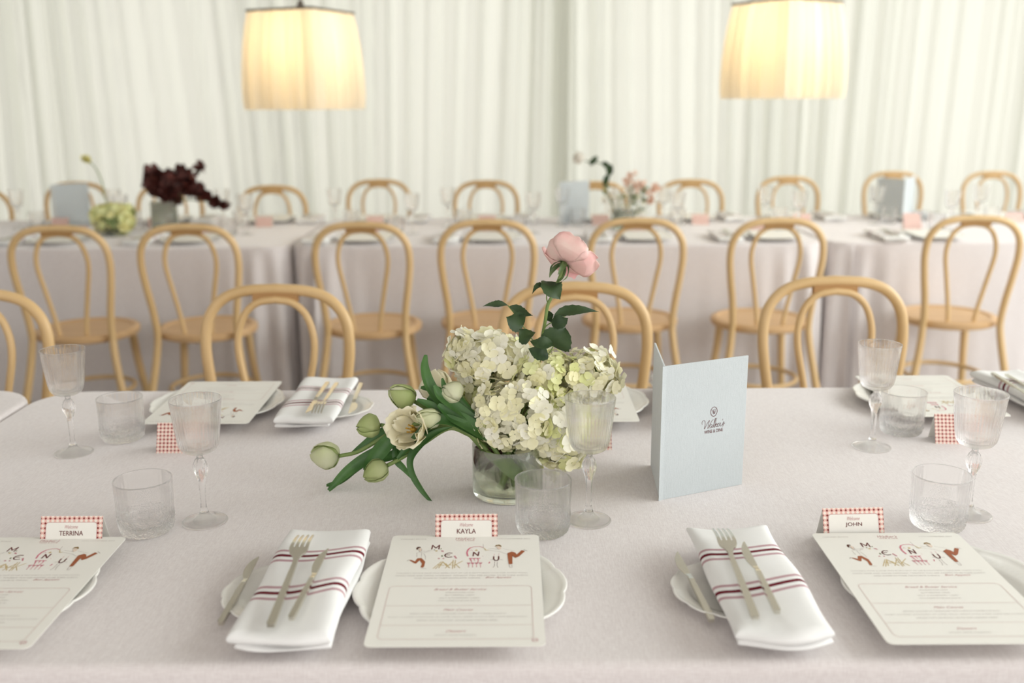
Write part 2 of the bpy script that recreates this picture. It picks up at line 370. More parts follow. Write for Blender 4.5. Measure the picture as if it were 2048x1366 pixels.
ILL=[('maroon',1.7,[(-45.0,103.4),(-44.6,115.6),(-39.4,106.5),(-35.1,116.0),(-35.2,103.0)]),('maroon',1.7,[(-16.2,90.5),(-21.1,91.1),(-24.5,88.0),(-25.9,84.0),(-24.0,79.3),(-20.3,77.7),(-15.9,78.9)]),('maroon',1.4,[(-25.2,84.6),(-19.0,85.4)]),('maroon',1.9,[(12.8,81.3),(13.1,93.1),(19.6,81.9),(20.1,94.1)]),('maroon',1.9,[(40.7,79.3),(40.8,71.9),(42.7,67.4),(45.7,67.4),(47.5,71.3),(47.5,79.7)]),('brown',0,[(-62.4,74.9),(-56.7,75.9),(-50.8,65.0),(-51.0,51.4),(-52.4,47.2),(-55.5,47.9),(-54.7,59.2),(-58.7,69.0),(-62.6,59.2),(-65.4,60.7),(-73.0,70.0),(-70.3,70.4),(-64.6,66.0)]),('hair',0,[(-66.7,106.5),(-65.0,110.7),(-61.6,110.7),(-60.0,108.0),(-63.1,107.6),(-64.2,101.4),(-65.8,101.8)]),('ink',0.35,[(-62.7,107.6),(-62.5,99.3),(-61.0,94.8),(-58.5,96.2),(-58.7,104.5)]),('ink',0.35,[(-64.3,91.1),(-63.4,78.9)]),('ink',0.3,[(-64.4,92.1),(-60.1,94.1),(-55.3,91.1)]),('ink',0.35,[(-54.7,89.0),(-51.8,80.9),(-51.1,71.0)]),('ink',0.3,[(-57.6,96.2),(-51.3,96.8),(-47.1,100.3),(-44.4,101.4)]),('ink',0.3,[(-55.8,91.1),(-49.4,95.2),(-46.4,98.3)]),('ink',0.3,[(-58.0,91.1),(-57.1,78.9)]),('ink',0.6,[(-75.3,67.0),(-73.1,71.0)]),('ink',0.4,[(-55.3,45.6),(-47.8,44.7)]),('skin',0,[(-62.8,106.5),(-59.6,106.5),(-58.8,98.3),(-60.2,95.6),(-62.1,99.3)]),('gold',0,[(-40.1,98.3),(-36.6,99.7),(-36.8,96.0),(-39.5,96.0)]),('pink',0,[(-32.5,99.3),(-28.8,98.3),(-27.6,94.1),(-31.4,96.2)]),('pink',0,[(-28.1,74.9),(-25.7,75.3),(-26.2,72.5),(-28.0,72.9)]),('pink',0,[(-13.8,80.9),(-11.7,83.0),(-8.6,74.9),(-9.8,72.9)]),('green',0,[(-30.7,83.0),(-28.8,84.6),(-28.0,79.9),(-29.8,79.3)]),('pink',0,[(-34.8,74.5),(-32.2,75.9),(-31.6,72.9),(-34.2,72.9)]),('green',0,[(-42.5,100.3),(-40.9,102.4),(-39.7,99.3)]),('green',0,[(-33.7,103.4),(-31.7,106.5),(-31.4,102.4)]),('gold',1.1,[(-38.7,44.7),(-29.2,64.0)]),('gold',1.1,[(-35.6,43.7),(-27.3,63.1)]),('gold',1.1,[(-31.4,45.6),(-27.3,63.1)]),('gold',1.1,[(-27.5,65.0),(-21.3,51.4)]),('gold',1.1,[(-25.9,62.1),(-17.1,46.6)]),('gold',1.1,[(-22.7,45.6),(-13.3,65.0)]),('gold',1.1,[(-17.4,45.6),(-22.7,59.2)]),('gold',1.1,[(-13.0,43.7),(-13.6,69.0)]),('gold',1.1,[(-10.5,45.6),(-10.5,69.0)]),('gold',1.1,[(-12.6,51.4),(-1.0,66.0)]),('gold',1.1,[(-8.8,55.3),(-3.5,45.6)]),('gold',1.1,[(-21.4,53.3),(-14.5,55.3)]),('gold',1.1,[(-33.8,55.3),(-24.9,53.3)]),('rose',2.0,[(5.6,80.9),(4.0,91.1),(5.0,100.3),(7.9,106.5)]),('rose',0.9,[(7.9,106.5),(13.2,110.1),(20.5,110.7),(26.0,107.6)]),('pink',0.4,[(7.4,97.2),(10.0,100.3),(11.5,96.2)]),('gold',0,[(14.6,98.3),(16.3,101.4),(18.6,99.3),(17.8,96.8),(15.1,96.8)]),('rose',1.3,[(7.9,73.9),(22.6,73.9)]),('rose',0,[(7.3,74.5),(11.2,74.5),(9.4,70.0)]),('rose',0.6,[(9.3,72.9),(10.3,66.0)]),('rose',0,[(12.6,74.5),(16.5,74.5),(14.7,70.0)]),('rose',0.6,[(14.6,72.9),(15.6,66.0)]),('rose',0,[(17.5,74.5),(21.4,74.5),(19.6,70.0)]),('rose',0.6,[(19.5,72.9),(20.4,66.0)]),('pink',0,[(4.9,61.1),(10.2,61.1),(8.8,56.8),(6.7,56.8)]),('rose',0.6,[(7.7,57.6),(8.1,48.5)]),('ink',0.3,[(7.3,47.6),(9.2,47.6)]),('pink',0,[(10.2,61.1),(15.5,61.1),(14.1,56.8),(12.0,56.8)]),('rose',0.6,[(13.0,57.6),(13.3,48.5)]),('ink',0.3,[(12.5,47.6),(14.4,47.6)]),('pink',0,[(15.5,61.1),(20.8,61.1),(19.3,56.8),(17.2,56.8)]),('rose',0.6,[(18.2,57.6),(18.6,48.5)]),('ink',0.3,[(17.7,47.6),(19.6,47.6)]),('pink',0,[(20.8,61.1),(26.0,61.1),(24.6,56.8),(22.5,56.8)]),('rose',0.6,[(23.5,57.6),(23.8,48.5)]),('ink',0.3,[(23.0,47.6),(24.9,47.6)]),('rose',0.8,[(10.2,71.0),(12.0,60.1)]),('rose',0.8,[(20.5,70.0),(19.5,60.1)]),('pink',0.4,[(25.0,80.9),(26.9,78.9)]),('ink',0.4,[(42.3,64.0),(42.1,51.4),(40.4,46.0)]),('ink',0.4,[(45.8,64.0),(45.5,53.3),(46.9,46.0)]),('ink',0.5,[(36.4,69.0),(40.0,70.0)]),('ink',0.5,[(48.8,70.0),(52.8,69.0)]),('rose',0,[(34.0,58.2),(35.2,63.5),(36.3,62.7),(35.2,58.2)]),('pink',0.4,[(41.1,80.9),(41.4,87.0)]),('pink',0.4,[(47.3,80.9),(47.7,88.0)]),('brown',0,[(59.3,89.0),(65.2,94.1),(69.7,91.1),(71.9,85.0),(78.7,98.3),(83.2,95.2),(75.0,78.9),(70.1,74.5),(66.1,80.9),(66.1,56.2),(61.3,55.7),(60.0,72.9)]),('hair2',0,[(41.9,109.7),(43.2,114.9),(47.8,116.4),(51.0,111.8),(50.6,108.6),(46.9,112.8),(44.2,111.8)]),('skin',0,[(44.2,111.4),(50.1,109.7),(50.7,103.4),(48.4,100.3),(45.7,103.4)]),('ink',0.3,[(33.4,104.5),(40.7,103.0),(46.2,101.4)]),('ink',0.3,[(33.5,99.3),(41.7,96.2),(49.0,93.5)]),('ink',0.3,[(49.0,94.1),(54.4,89.0),(59.8,85.4)]),('ink',0.3,[(52.9,103.4),(60.7,99.3),(69.2,96.2)]),('gold',1.2,[(27.0,105.5),(29.9,98.3),(33.1,99.3)]),('ink',0.3,[(25.3,118.1),(26.3,106.5)]),('ink',0.6,[(81.5,100.3),(86.4,95.6)]),('ink',0.4,[(61.7,54.3),(62.6,45.6),(65.2,45.6),(65.6,53.3)])]

# ------------------------------------------------------------------ the room
def struct(mb, name, mat, **kw):
    o = mb.build(name, mat, **kw); o['kind'] = 'structure'; return o
b = MB(); b.box((-6.5, -3.5, -.1), (6.5, 7.9, 0)); struct(b, 'floor', 'floor_grey', smooth=False)
b = MB(); b.box((-6.5, -3.5, 3.3), (6.5, 7.9, 3.4)); struct(b, 'ceiling', 'plaster', smooth=False)
b = MB(); b.box((-6.6, -3.5, 0), (-6.5, 7.9, 3.3)); struct(b, 'wall_left', 'plaster', smooth=False)

# curtains in deep soft folds
def curtain(name, x0, x1, y0, seed, lab, gather=None):
    rnd = random.Random(seed); mb = MB(); nx = int((x1 - x0) / .012); rows = []
    ph = [rnd.uniform(0, 6.28) for _ in range(8)]
    tw = [rnd.uniform(-.05, .05) for _ in range(8)]
    zs = [.03, .5, 1.0, 1.4, 1.8, 2.2, 2.6, 3.2]
    for z in zs:
        row = []
        for i in range(nx + 1):
            x = x0 + (x1 - x0) * i / nx
            q = x + .035 * math.sin(2.1 * x + ph[0]) + .03 * math.sin(5.3 * x + ph[1]) + tw[0] * (z - 1.5) * math.sin(1.7 * x + ph[2]) * 2
            y = .045 * math.sin(2 * math.pi * q / .19 + ph[3]) + .022 * math.sin(2 * math.pi * q / .083 + ph[4] + .3 * z) + .012 * math.sin(2 * math.pi * q / .047 + ph[5])
            y *= .62 + .28 * math.sin(3.1 * x + ph[6])
            if gather: y += gather(x)
            row.append((x, y0 + y, z))
        rows.append(row)
    mb.grid(rows)
    # thin hem thickness along the bottom
    o = mb.build(name, 'curtain_sheer')
    return tag(o, lab, 'curtain')
CY = 7.35
XS = ony(1130, 300, CY).x
curtain('curtain', -5.6, XS + .02, CY, 3, 'long off-white pleated curtain covering the wall left of the vertical seam', lambda x: -.05 * math.exp(-((x - XS) / .06) ** 2))
curtain('curtain', XS - .05, 5.6, CY + .12, 11, 'long off-white pleated curtain covering the wall right of the vertical seam', lambda x: .04 * math.exp(-((x - XS) / .3) ** 2))

# ------------------------------------------------------------------ tablecloths
def tablecloth(x0, x1, y0, y1, z, lab, seed, group, rc=.11, seats=()):
    rnd = random.Random(seed); mb = MB()
    cx, cy = (x0 + x1) / 2, (y0 + y1) / 2
    P = []   # perimeter: point, outward normal, corner weight
    def line(a, b, n, nrm):
        for i in range(n):
            t = i / n; P.append((a[0] + (b[0] - a[0]) * t, a[1] + (b[1] - a[1]) * t, nrm[0], nrm[1], 0))
    def arc(c, a0, n):
        for i in range(n):
            a = R(a0 + 90 * i / n); P.append((c[0] + rc * math.cos(a), c[1] + rc * math.sin(a), math.cos(a), math.sin(a), math.sin(math.pi * i / n)))
    line((x0 + rc, y0), (x1 - rc, y0), 260, (0, -1)); arc((x1 - rc, y0 + rc), -90, 34)
    line((x1, y0 + rc), (x1, y1 - rc), 110, (1, 0)); arc((x1 - rc, y1 - rc), 0, 34)
    line((x1 - rc, y1), (x0 + rc, y1), 260, (0, 1)); arc((x0 + rc, y1 - rc), 90, 34)
    line((x0, y1 - rc), (x0, y0 + rc), 110, (-1, 0)); arc((x0 + rc, y0 + rc), 180, 34)
    n = len(P); ph = [rnd.uniform(0, 6.28) for _ in range(6)]
    # arclength + corner proximity
    s = [0]
    for i in range(1, n): s.append(s[-1] + math.hypot(P[i][0] - P[i - 1][0], P[i][1] - P[i - 1][1]))
    prox = []
    for i in range(n):
        d = min(math.hypot(P[i][0] - c[0], P[i][1] - c[1]) for c in ((x0, y0), (x1, y0), (x0, y1), (x1, y1)))
        prox.append(math.exp(-(d / .24) ** 2))
    rows = []
    for k in (.25, .5, .75, .9, .97):
        rows.append([(cx + (p[0] - cx) * k, cy + (p[1] - cy) * k, z) for p in P])
    for k in range(6):                       # rolled edge
        a = R(90 * k / 5); r = .013
        rows.append([(p[0] + p[2] * (r * math.sin(a) - r), p[1] + p[3] * (r * math.sin(a) - r), z - r + r * math.cos(a)) for p in P])
    for zz in (.70, .64, .56, .46, .36, .25, .14, .04):
        t = (z - zz) / (z - .04); row = []
        for i, p in enumerate(P):
            f = math.sin(s[i] / .075 + ph[0] + .8 * math.sin(s[i] * 2.3)) * .5 + math.sin(s[i] / .017 + ph[1]) * (.08 + .45 * prox[i]) + math.sin(s[i] / .19 + ph[2]) * .6
            amp = .018 * t ** .8 + .085 * prox[i] * t ** .45
            off = .010 * t + amp * (f + .35 * prox[i])
            off *= 1 - .92 * abs(p[2])
            if p[3] > .9 and zz < .62:     # seats of the chairs opposite push the hanging cloth inwards
                for sx in seats: off -= .24 * math.exp(-((p[0] - sx) / .27) ** 4)
            row.append((p[0] + p[2] * off, p[1] + p[3] * off, zz))
        rows.append(row)
    mb.grid([r[::-1] for r in rows], close_v=True)
    mb.f.append(tuple(range(n))[::-1]); mb.m.append(0)
    o = mb.build('tablecloth', 'linen')
    return tag(o, lab, 'tablecloth', group)
SX = onz(52, 807, TZ).x
YF = onz(1024, 776, TZ).y; YN = onz(1024, 1332, TZ).y
L = 2.41
g = 'pale linen tablecloths'
tablecloth(SX, SX + L, YN, YF, TZ, 'pale linen tablecloth under the white hydrangea arrangement, nearest the camera', 1, g, seats=[onz(q, 560, .92).x for q in (551, 1150, 1670)])
tablecloth(SX - L - .004, SX - .004, YN, YF, TZ + .003, 'pale linen tablecloth whose corner just enters at the left edge', 2, g, seats=[onz(-62, 577, .92).x])
Y2N = onz(1100, 490, TZ).y; Y2F = Y2N + 1.12
X2a = onz(572, 497, TZ).x; 
tablecloth(X2a, X2a + L, Y2N, Y2F, TZ, 'pale linen tablecloth of the rear table behind the pink rose', 3, g, seats=[onz(q, 360, .92).x for q in (757, 972, 1190, 1382, 1577)])
tablecloth(X2a - L - .014, X2a - .014, Y2N - .02, Y2F - .02, TZ, 'pale linen tablecloth of the rear table under the dark red leaves', 4, g, seats=[onz(q, 366, .92).x for q in (-48, 152, 338, 544)])
tablecloth(X2a + L + .014, X2a + 2 * L + .014, Y2N + .03, Y2F + .03, TZ, 'pale linen tablecloth of the rear table at the right edge', 5, g, seats=[onz(q, 342, .92).x for q in (1787, 1985)])

# ------------------------------------------------------------------ bentwood chairs (back is at +y of the seat, top 0.925)
def arch(pts, n=7):
    half = bez([(x, 0, z) for x, z in pts], n)     # from bottom up to the crown
    full = [Vector((p.x, 0, p.z)) for p in half] + [Vector((-p.x, 0, p.z)) for p in reversed(half[:-1])]
    return full
def lean(z): return .165 + max(0, z - .46) * .10
def make_chair(label):
    t = thing('bentwood_chair', (0, 0, 0), label, 'chair', group='light bentwood dining chairs')
    b = MB()
    b.lathe([(.0, .440), (.185, .440), (.200, .446), (.205, .458), (.203, .470), (.196, .475), (.176, .475), (.170, .469), (.0, .468)], 56, cap=False)
    b.build('seat', 'oak_seat', t, auto=40)
    pts = arch([(.235, .0), (.205, .16), (.172, .34), (.158, .46), (.163, .56), (.180, .68), (.1875, .765), (.178, .832), (.142, .880), (.085, .903), (.0, .909)])
    P = []
    for p in pts:
        z = p.z; y = lean(z) if z > .46 else .165 + (.46 - z) * .16
        P.append((p.x, y, z))
    b = MB(); rr = [.0142 if p[2] > .5 else .0142 + (.5 - p[2]) * .006 for p in P]
    b.tube(P, rr, 12); b.build('back_frame', 'oak', t)
    pts = arch([(.052, .455), (.060, .53), (.083, .66), (.098, .745), (.096, .800), (.078, .848), (.045, .876), (.0, .884)])
    b = MB(); b.tube([(p.x, lean(p.z) - .012, p.z) for p in pts], .0094, 10); b.build('inner_hoop', 'oak', t)
    b = MB()
    b.grid([[(x, lean(z) + dy, z) for (dy, z) in ((-.012, zl), (.008, zl), (.008, .902), (-.012, .902))] for x, zl in ((-.058, .878), (-.03, .884), (0, .886), (.03, .884), (.058, .878))], close_v=True, cap=True)
    b.build('joining_block', 'oak_shaded', t, smooth=False)
    for s in (-1, 1):
        b = MB(); pts = bez([(s * .135, -.120, .45), (s * .145, -.135, .30), (s * .165, -.165, .12), (s * .178, -.185, 0)], 5)
        b.tube(pts, [.0175 - .00025 * i for i in range(len(pts))], 12); b.build('leg', 'oak', t)
    b = MB(); b.tube([(.163 * math.cos(a * math.pi / 24), .01 + .172 * math.sin(a * math.pi / 24), .215) for a in range(48)], .0095, 8, closed=True)
    b.build('stretcher_ring', 'oak', t)
    return t
CH = None; CHY = lean(.92)
def chair(px, py, rz, facing, lab):
    """pixel of the crown of the back; facing -1 = front towards the camera, +1 = back towards the camera"""
    global CH
    p = onz(px, py, .922)
    a = R(rz) + (math.pi if facing > 0 else 0)
    off = Matrix.Rotation(a, 3, 'Z') @ Vector((0, CHY, 0))
    loc = (p.x - off.x, p.y - off.y, 0)
    if CH is None:
        CH = make_chair(lab); CH.location = loc; CH.rotation_euler = (0, 0, a); return CH
    return dup(CH, loc, a, lab)
chair(551, 568, -3, -1, 'light bentwood chair facing the camera behind the striped napkin left of the tulips')
chair(1150, 563, -1, -1, 'light bentwood chair facing the camera behind the pink rose stem')
chair(1670, 552, 2, -1, 'light bentwood chair facing the camera to the right of the blue menu folder')
chair(-62, 577, 2, -1, 'light bentwood chair facing the camera, half cut off by the left edge')
for (px, py, rz, lab) in ((110, 450, 2, 'back-turned light bentwood chair before the upright pale blue menu, leftmost of its row'),
                          (371, 447, 3, 'back-turned light bentwood chair in front of the dark red leaves'),
                          (720, 443, -2, 'back-turned light bentwood chair right of the hanging tablecloth corner, third from left'),
                          (974, 438, 0, 'back-turned light bentwood chair just left of the pink rose'),
                          (1276, 435, 0, 'back-turned light bentwood chair above the hydrangea, just right of the pink rose'),
                          (1560, 435, 2, 'back-turned light bentwood chair directly behind the blue menu folder'),
                          (1955, 430, -2, 'back-turned light bentwood chair at the right edge of its row')):
    chair(px, py, rz, 1, lab)
for (px, py, rz, lab) in ((-48, 377, 0, 'distant light bentwood chair cut off by the left edge, by the curtain'),
                          (152, 363, 0, 'distant light bentwood chair behind the leftmost pale blue menu'),
                          (338, 366, 0, 'distant light bentwood chair hidden behind the dark red leaves'),
                          (544, 370, 0, 'distant light bentwood chair next right of the dark red leaves, under the left lamp'),
                          (757, 358, 3, 'distant light bentwood chair a little right of the left lamp'),
                          (972, 360, -2, 'distant light bentwood chair left of the middle pale blue menu'),
                          (1190, 362, 0, 'distant light bentwood chair half hidden by the middle pale blue menu'),
                          (1382, 358, -3, 'distant light bentwood chair just right of the peach flowers'),
                          (1577, 352, 2, 'distant light bentwood chair right below the right lamp'),
                          (1787, 342, 0, 'distant light bentwood chair behind the folded blue menu standing at right'),
                          (1985, 342, 0, 'distant light bentwood chair at the far right edge')):
    chair(px, py, rz, -1, lab)

# ------------------------------------------------------------------ pendant lamps
def lamp(px, py_top, py_bot, rot, lab, seed):
    Y = 5.0; top = ony(px, py_top, Y); bot = ony(px, py_bot, Y); h = top.z - bot.z
    t = thing('pendant_lamp', (top.x, Y, bot.z), lab, 'lamp', R(rot), 'square fabric pendant lamps')
    rnd = random.Random(seed); b = MB(); rows = []
    def sq(hw, n, amp, sd):
        out = []
        for side in range(4):
            for i in range(n):
                u = -1 + 2 * i / n
                bulge = .0
                x, y = u * hw, -hw
                yy = y - amp * math.sin(side * 3 + i * 2 * math.pi / 7.3 + sd + 1.5 * math.sin(i * .35 + side)) * (1 - abs(u) ** 6)
                c, s_ = math.cos(side * math.pi / 2), math.sin(side * math.pi / 2)
                out.append((x * c - yy * s_, x * s_ + yy * c))
        return out
    prof = [(0, .207), (.10, .211), (.25, .211), (.45, .207), (.65, .200), (.85, .189), (1.0, .178)]
    for zf, hw in prof:
        rows.append([(x, y, h * zf) for x, y in sq(hw, 48, .007 + .012 * (1 - zf), .2)])
    b.grid(rows, close_v=True); sh = b.build('lamp_shade', 'shade_linen', t)
    
    b = MB()
    q = .181
    for a, c in (((-q, -q), (q, -q)), ((q, -q), (q, q)), ((q, q), (-q, q)), ((-q, q), (-q, -q))):
        b.tube([(*a, h), (*c, h)], .006, 8)
    b.tube([(-q, 0, h), (q, 0, h)], .0035, 6); b.tube([(0, -q, h), (0, q, h)], .0035, 6)
    b.lathe([(.0, h - .03), (.02, h - .03), (.022, h + .02), (.012, h + .05), (.0, h + .055)], 16, cap=False)
    b.build('top_frame', 'lamp_metal', t)
    b = MB(); b.tube([(0, 0, h + .05), (0, 0, 3.3 - bot.z)], .006, 8); b.build('cord', 'lamp_metal', t)
    b = MB(); b.lathe([(.0, h * .60), (.022, h * .63), (.034, h * .70), (.030, h * .78), (.014, h * .86), (.012, h * .93), (0, h * .93)], 20, cap=False)
    b.build('bulb', 'bulb', t)
    l = bpy.data.lights.new('lamp_glow', 'POINT'); l.energy = .62; l.color = (1, .76, .44); l.shadow_soft_size = .04
    lo = bpy.data.objects.new('lamp_glow', l); C.objects.link(lo); lo.parent = t; lo.location = (0, 0, h * .45)
lamp(602, 24, 219, -24, 'pleated square fabric pendant lamp at upper left, cord showing above it', 1)
lamp(1574, 6, 197, 32, 'pleated square fabric pendant lamp at upper right, cut by the top of the frame', 2)

# ------------------------------------------------------------------ tableware prototypes
def scall(R0, amp, k):
    return lambda r, z, a: r * (1 + amp * (r / R0) ** 6 * (abs(math.cos(k * a / 2)) ** .7 - .6) + (.0035 * math.sin(90 * a) if .86 * R0 > r > .80 * R0 else 0))
def plate_mb(r):
    b = MB()
    pr = [(0, .0030), (.55, .0030), (.60, .0), (.64, .0), (.66, .004), (.8, .010), (.97, .0165), (1.0, .0185), (1.0, .0200), (.985, .0208), (.95, .0190),
          (.90, .0170), (.87, .0172), (.845, .0160), (.82, .0160), (.79, .0143), (.76, .0142), (.72, .0118), (.66, .0085), (.62, .0066), (.58, .0060), (0, .0058)]
    sc = r / .135
    b.lathe([(q * r, z * (1 if r > .1 else .75)) for q, z in pr], 360, cap=False, rf=scall(r, .035, 12))
    return b
def wine_glass(loc, lab, first=[None]):
    if first[0]: return dup(first[0], loc, random.uniform(0, 6), lab)
    t = thing('wine_glass', loc, lab, 'wine glass', group='ribbed stemmed wine glasses'); first[0] = t
    rib = lambda r, z, a: r * (1 + (.0055 * max(0, min(1, (.186 - z) / .01)) * math.cos(42 * a))) if r > .012 else r
    b = MB()
    out = [(.0, .1085), (.006, .1090), (.016, .1115), (.0245, .1160), (.0290, .1230), (.0310, .1330), (.0332, .1500), (.0352, .1680), (.0372, .1860), (.0383, .1945)]
    b.lathe(out + [(.0381, .1958), (.0374, .1956)], 252, cap=False, rf=rib)
    inn = [(.0374, .1956), (.0362, .1860), (.0340, .1680), (.0319, .1500), (.0297, .1330), (.0274, .1250), (.0220, .1190), (.010, .1165), (0, .1160)]
    b.lathe(inn, 252, cap=False)
    b.build('bowl', 'glass', t)
    b = MB()
    kn = lambda r, z, a: r * (1 + .10 * math.cos(8 * a) * math.exp(-((z - .088) / .012) ** 2))
    b.lathe([(0, .1090), (.0052, .1088), (.0045, .1060), (.0050, .1035), (.0078, .1000), (.0102, .0930), (.0106, .0870), (.0096, .0800), (.0072, .0735), (.0058, .0680),
             (.0050, .0600), (.0044, .0450), (.0043, .0300), (.0050, .0220), (.0070, .0160), (0, .0158)][::-1], 64, cap=False, rf=kn)
    b.build('stem', 'knob_glass', t)
    b = MB()
    b.lathe([(0, .0165), (.0068, .0163), (.0085, .0120), (.0130, .0078), (.0200, .0052), (.0300, .0034), (.0335, .0026), (.0345, .0014), (.0338, .0003), (.0300, .0003), (.012, .0022), (0, .0025)][::-1], 72, cap=False)
    b.build('foot', 'foot_glass', t)
    return t
def tumbler(loc, lab, first=[None]):
    if first[0]: return dup(first[0], loc, random.uniform(0, 6), lab)
    t = thing('water_tumbler', loc, lab, 'water glass', group='low ribbed water tumblers'); first[0] = t
    rnd = random.Random(5); ns = [rnd.random() for _ in range(4000)]
    def rf(r, z, a):
        if z > .030: return r * (1 + .005 * math.cos(36 * a) * max(0, min(1, (.078 - z) / .012)))
        k = int(a / (2 * math.pi) * 180 + .5) % 180; zi = int(z * 1000 / 3)
        return r * (1 + .045 * (ns[(k // 3) * 17 + zi * 7] - .5) + .012 * math.cos(30 * a + z * 420)) if r > .02 else r
    b = MB()
    b.lathe([(0, .0006), (.032, .0006), (.0355, .0025), (.0375, .006), (.0385, .009), (.0392, .012), (.0397, .015), (.0399, .018), (.0401, .021), (.0401, .024), (.0402, .027), (.0403, .030)], 180, cap=False, rf=rf)
    b.lathe([(.0403, .030), (.0405, .036), (.0408, .050), (.0414, .066), (.0420, .080), (.0421, .0825)], 180, 0, cap=False, rf=rf)
    b.lathe([(.0421, .0825), (.0417, .0835), (.0410, .0832), (.0404, .080), (.0396, .060), (.0388, .036), (.0378, .022), (.0350, .016), (.028, .0135), (0, .0130)], 180, cap=False)
    # faceted base carries the crackled glass
    for i, f in enumerate(b.f):
        zz = max(b.v[k].z for k in f)
        rr = max(math.hypot(b.v[k].x, b.v[k].y) for k in f)
        if zz < .031 and rr > .0385 or zz < .010: b.m[i] = 1
    o = b.build('body', ['glass', 'glass_base'], t)
    return t

def slab(b, L_, W_, z0, h, seed, skew=0, y0=0, x0=0, puff=.004, edge=.012, nx=22, ny=60, mi=0):
    """soft folded cloth slab: closed rounded edges, gentle dips"""
    rnd = random.Random(seed); ph = [rnd.uniform(0, 6.28) for _ in range(5)]
    def pos(u, v, top):
        x = (u - .5) * W_; y = (v - .5) * L_
        e = min(u * W_, (1 - u) * W_, v * L_, (1 - v) * L_)
        k = min(1, e / edge); k = math.sqrt(max(0, 1 - (1 - k) ** 2))
        z = z0 + h / 2 + (h / 2 * k if top else -h / 2 * k)
        if top: z += k * puff * (math.sin(u * 5.5 + ph[0]) * .6 + math.sin(v * 7 + ph[1] + u * 3) * .5)
        # outline wobble
        x += .0025 * math.sin(v * 9 + ph[2]) * (1 if u > .5 else -.6); y += .003 * math.sin(u * 6 + ph[3])
        x += skew * (v - .5); yy = y - .010 * math.sin(math.pi * u) * (.5 if v > .5 else 1)
        return (x + x0, yy + y0, z)
    def us(n):   # denser near edges
        return [.5 - .5 * math.cos(math.pi * i / n) for i in range(n + 1)]
    for top in (True, False):
        b.grid([[pos(u, v, top) for u in us(nx)] for v in us(ny)][::(1 if top else -1)], mi)
def napkin(loc, rz, lab, variant=0, first={}, thick=1.0):
    if variant in first: return dup(first[variant], loc, rz, lab)
    b = MB()
    slab(b, .276, .108, .0000, .010, 3 + variant, skew=.006, y0=-.002, x0=.004, mi=1)
    slab(b, .292, .116, .0085, .018, 9 + variant, skew=.003, puff=.0045, edge=.016)
    o = b.build('cloth_napkin', ['napkin', 'napkin_plain'], loc=loc, rz=rz)
    tag(o, lab, 'napkin', 'white napkins with maroon stripes'); first[variant] = o
    return o

def fork_mb():
    b = MB(); L_ = .215     # lies along +y (tines at +y), origin mid
    def prof(y):            # z lift
        return .0015 + .010 * math.exp(-((y - .060) / .020) ** 2) * 0 + (.012 * math.sin((y - .03) / .0775 * math.pi) if y > .03 else 0) * .55
    rows = []
    hp = [(-.1075, .0038), (-.104, .0046), (-.06, .0042), (0, .0034), (.030, .0028), (.040, .0032), (.046, .0060), (.050, .0095), (.055, .0112), (.062, .0118)]
    for y, w_ in hp:
        z = prof(y); th = .0022 if y < .04 else .0012
        rows.append([(-w_, y, z - th), (w_, y, z - th), (w_, y, z + th), (-w_, y, z + th)])
    b.grid(rows, close_v=True, cap=True)
    for k in range(4):
        xc = (-1.5 + k) * .0063; rows = []
        for i in range(9):
            y = .0605 + .047 * i / 8; w_ = .0023 - .0011 * i / 8; x = xc * (1 + .0 * i); z = prof(y); th = .0011
            rows.append([(x - w_, y, z - th), (x + w_, y, z - th), (x + w_, y, z + th), (x - w_, y, z + th)])
        b.grid(rows, close_v=True, cap=True)
    return b
def knife_mb(L_=.205, blade=.095, wmax=.0095):
    b = MB(); rows = []; y0 = -L_ / 2; y1 = L_ / 2; yb = y1 - blade
    ys = [(y0, -.0030, .0030, .0024), (y0 + .003, -.0044, .0044, .0026), (y0 + .05, -.0042, .0042, .0025), (yb - .012, -.0034, .0034, .0024), (yb - .002, -.0030, .0030, .0018)]
    for i in range(11):
        t = i / 10; y = yb + blade * t
        lo = -(.0030 + (wmax - .003) * min(1, math.sin(min(t / .45, 1) * math.pi / 2))) * (1 - max(0, (t - .5) / .5) ** 2.2)
        ys.append((y, lo, .0032 - .002 * t ** 2 - max(0, t - .9) * .03 * 0, .0008))
    for y, lo, hi, th in ys:
        rows.append([(lo, y, .003 - th), (hi, y, .003 - th), (hi, y, .003 + th), (lo, y, .003 + th)])
    b.grid(rows, close_v=True, cap=True)
    return b
PROTO = {}
def cutlery(kind, tip, end, lab, z=None):
    """tip and end: world points; the piece lies between them"""
    tip = Vector(tip); end = Vector(end); mid = (tip + end) / 2; d = tip - end; ln = d.length
    a = math.atan2(-d.x, d.y); pitch = math.atan2(d.z, math.hypot(d.x, d.y))
    if kind not in PROTO:
        mb = fork_mb() if kind == 'fork' else knife_mb(.205, .085, .0100) if kind == 'knife' else knife_mb(.175, .065, .0105)
        o = mb.build({'fork': 'dinner_fork', 'knife': 'dinner_knife', 'butter': 'butter_knife'}[kind], 'steel', auto=35)
        tag(o, lab, {'fork': 'fork', 'knife': 'knife', 'butter': 'butter knife'}[kind], 'brushed steel cutlery'); PROTO[kind] = o
    else:
        o = PROTO[kind].copy(); C.objects.link(o); o['label'] = lab
    base = {'fork': .215, 'knife': .205, 'butter': .175}[kind]
    o.location = mid; o.rotation_euler = (pitch, 0, a)
    s = ln / base; o.scale = (min(s, 1.12), s, 1)
    return o

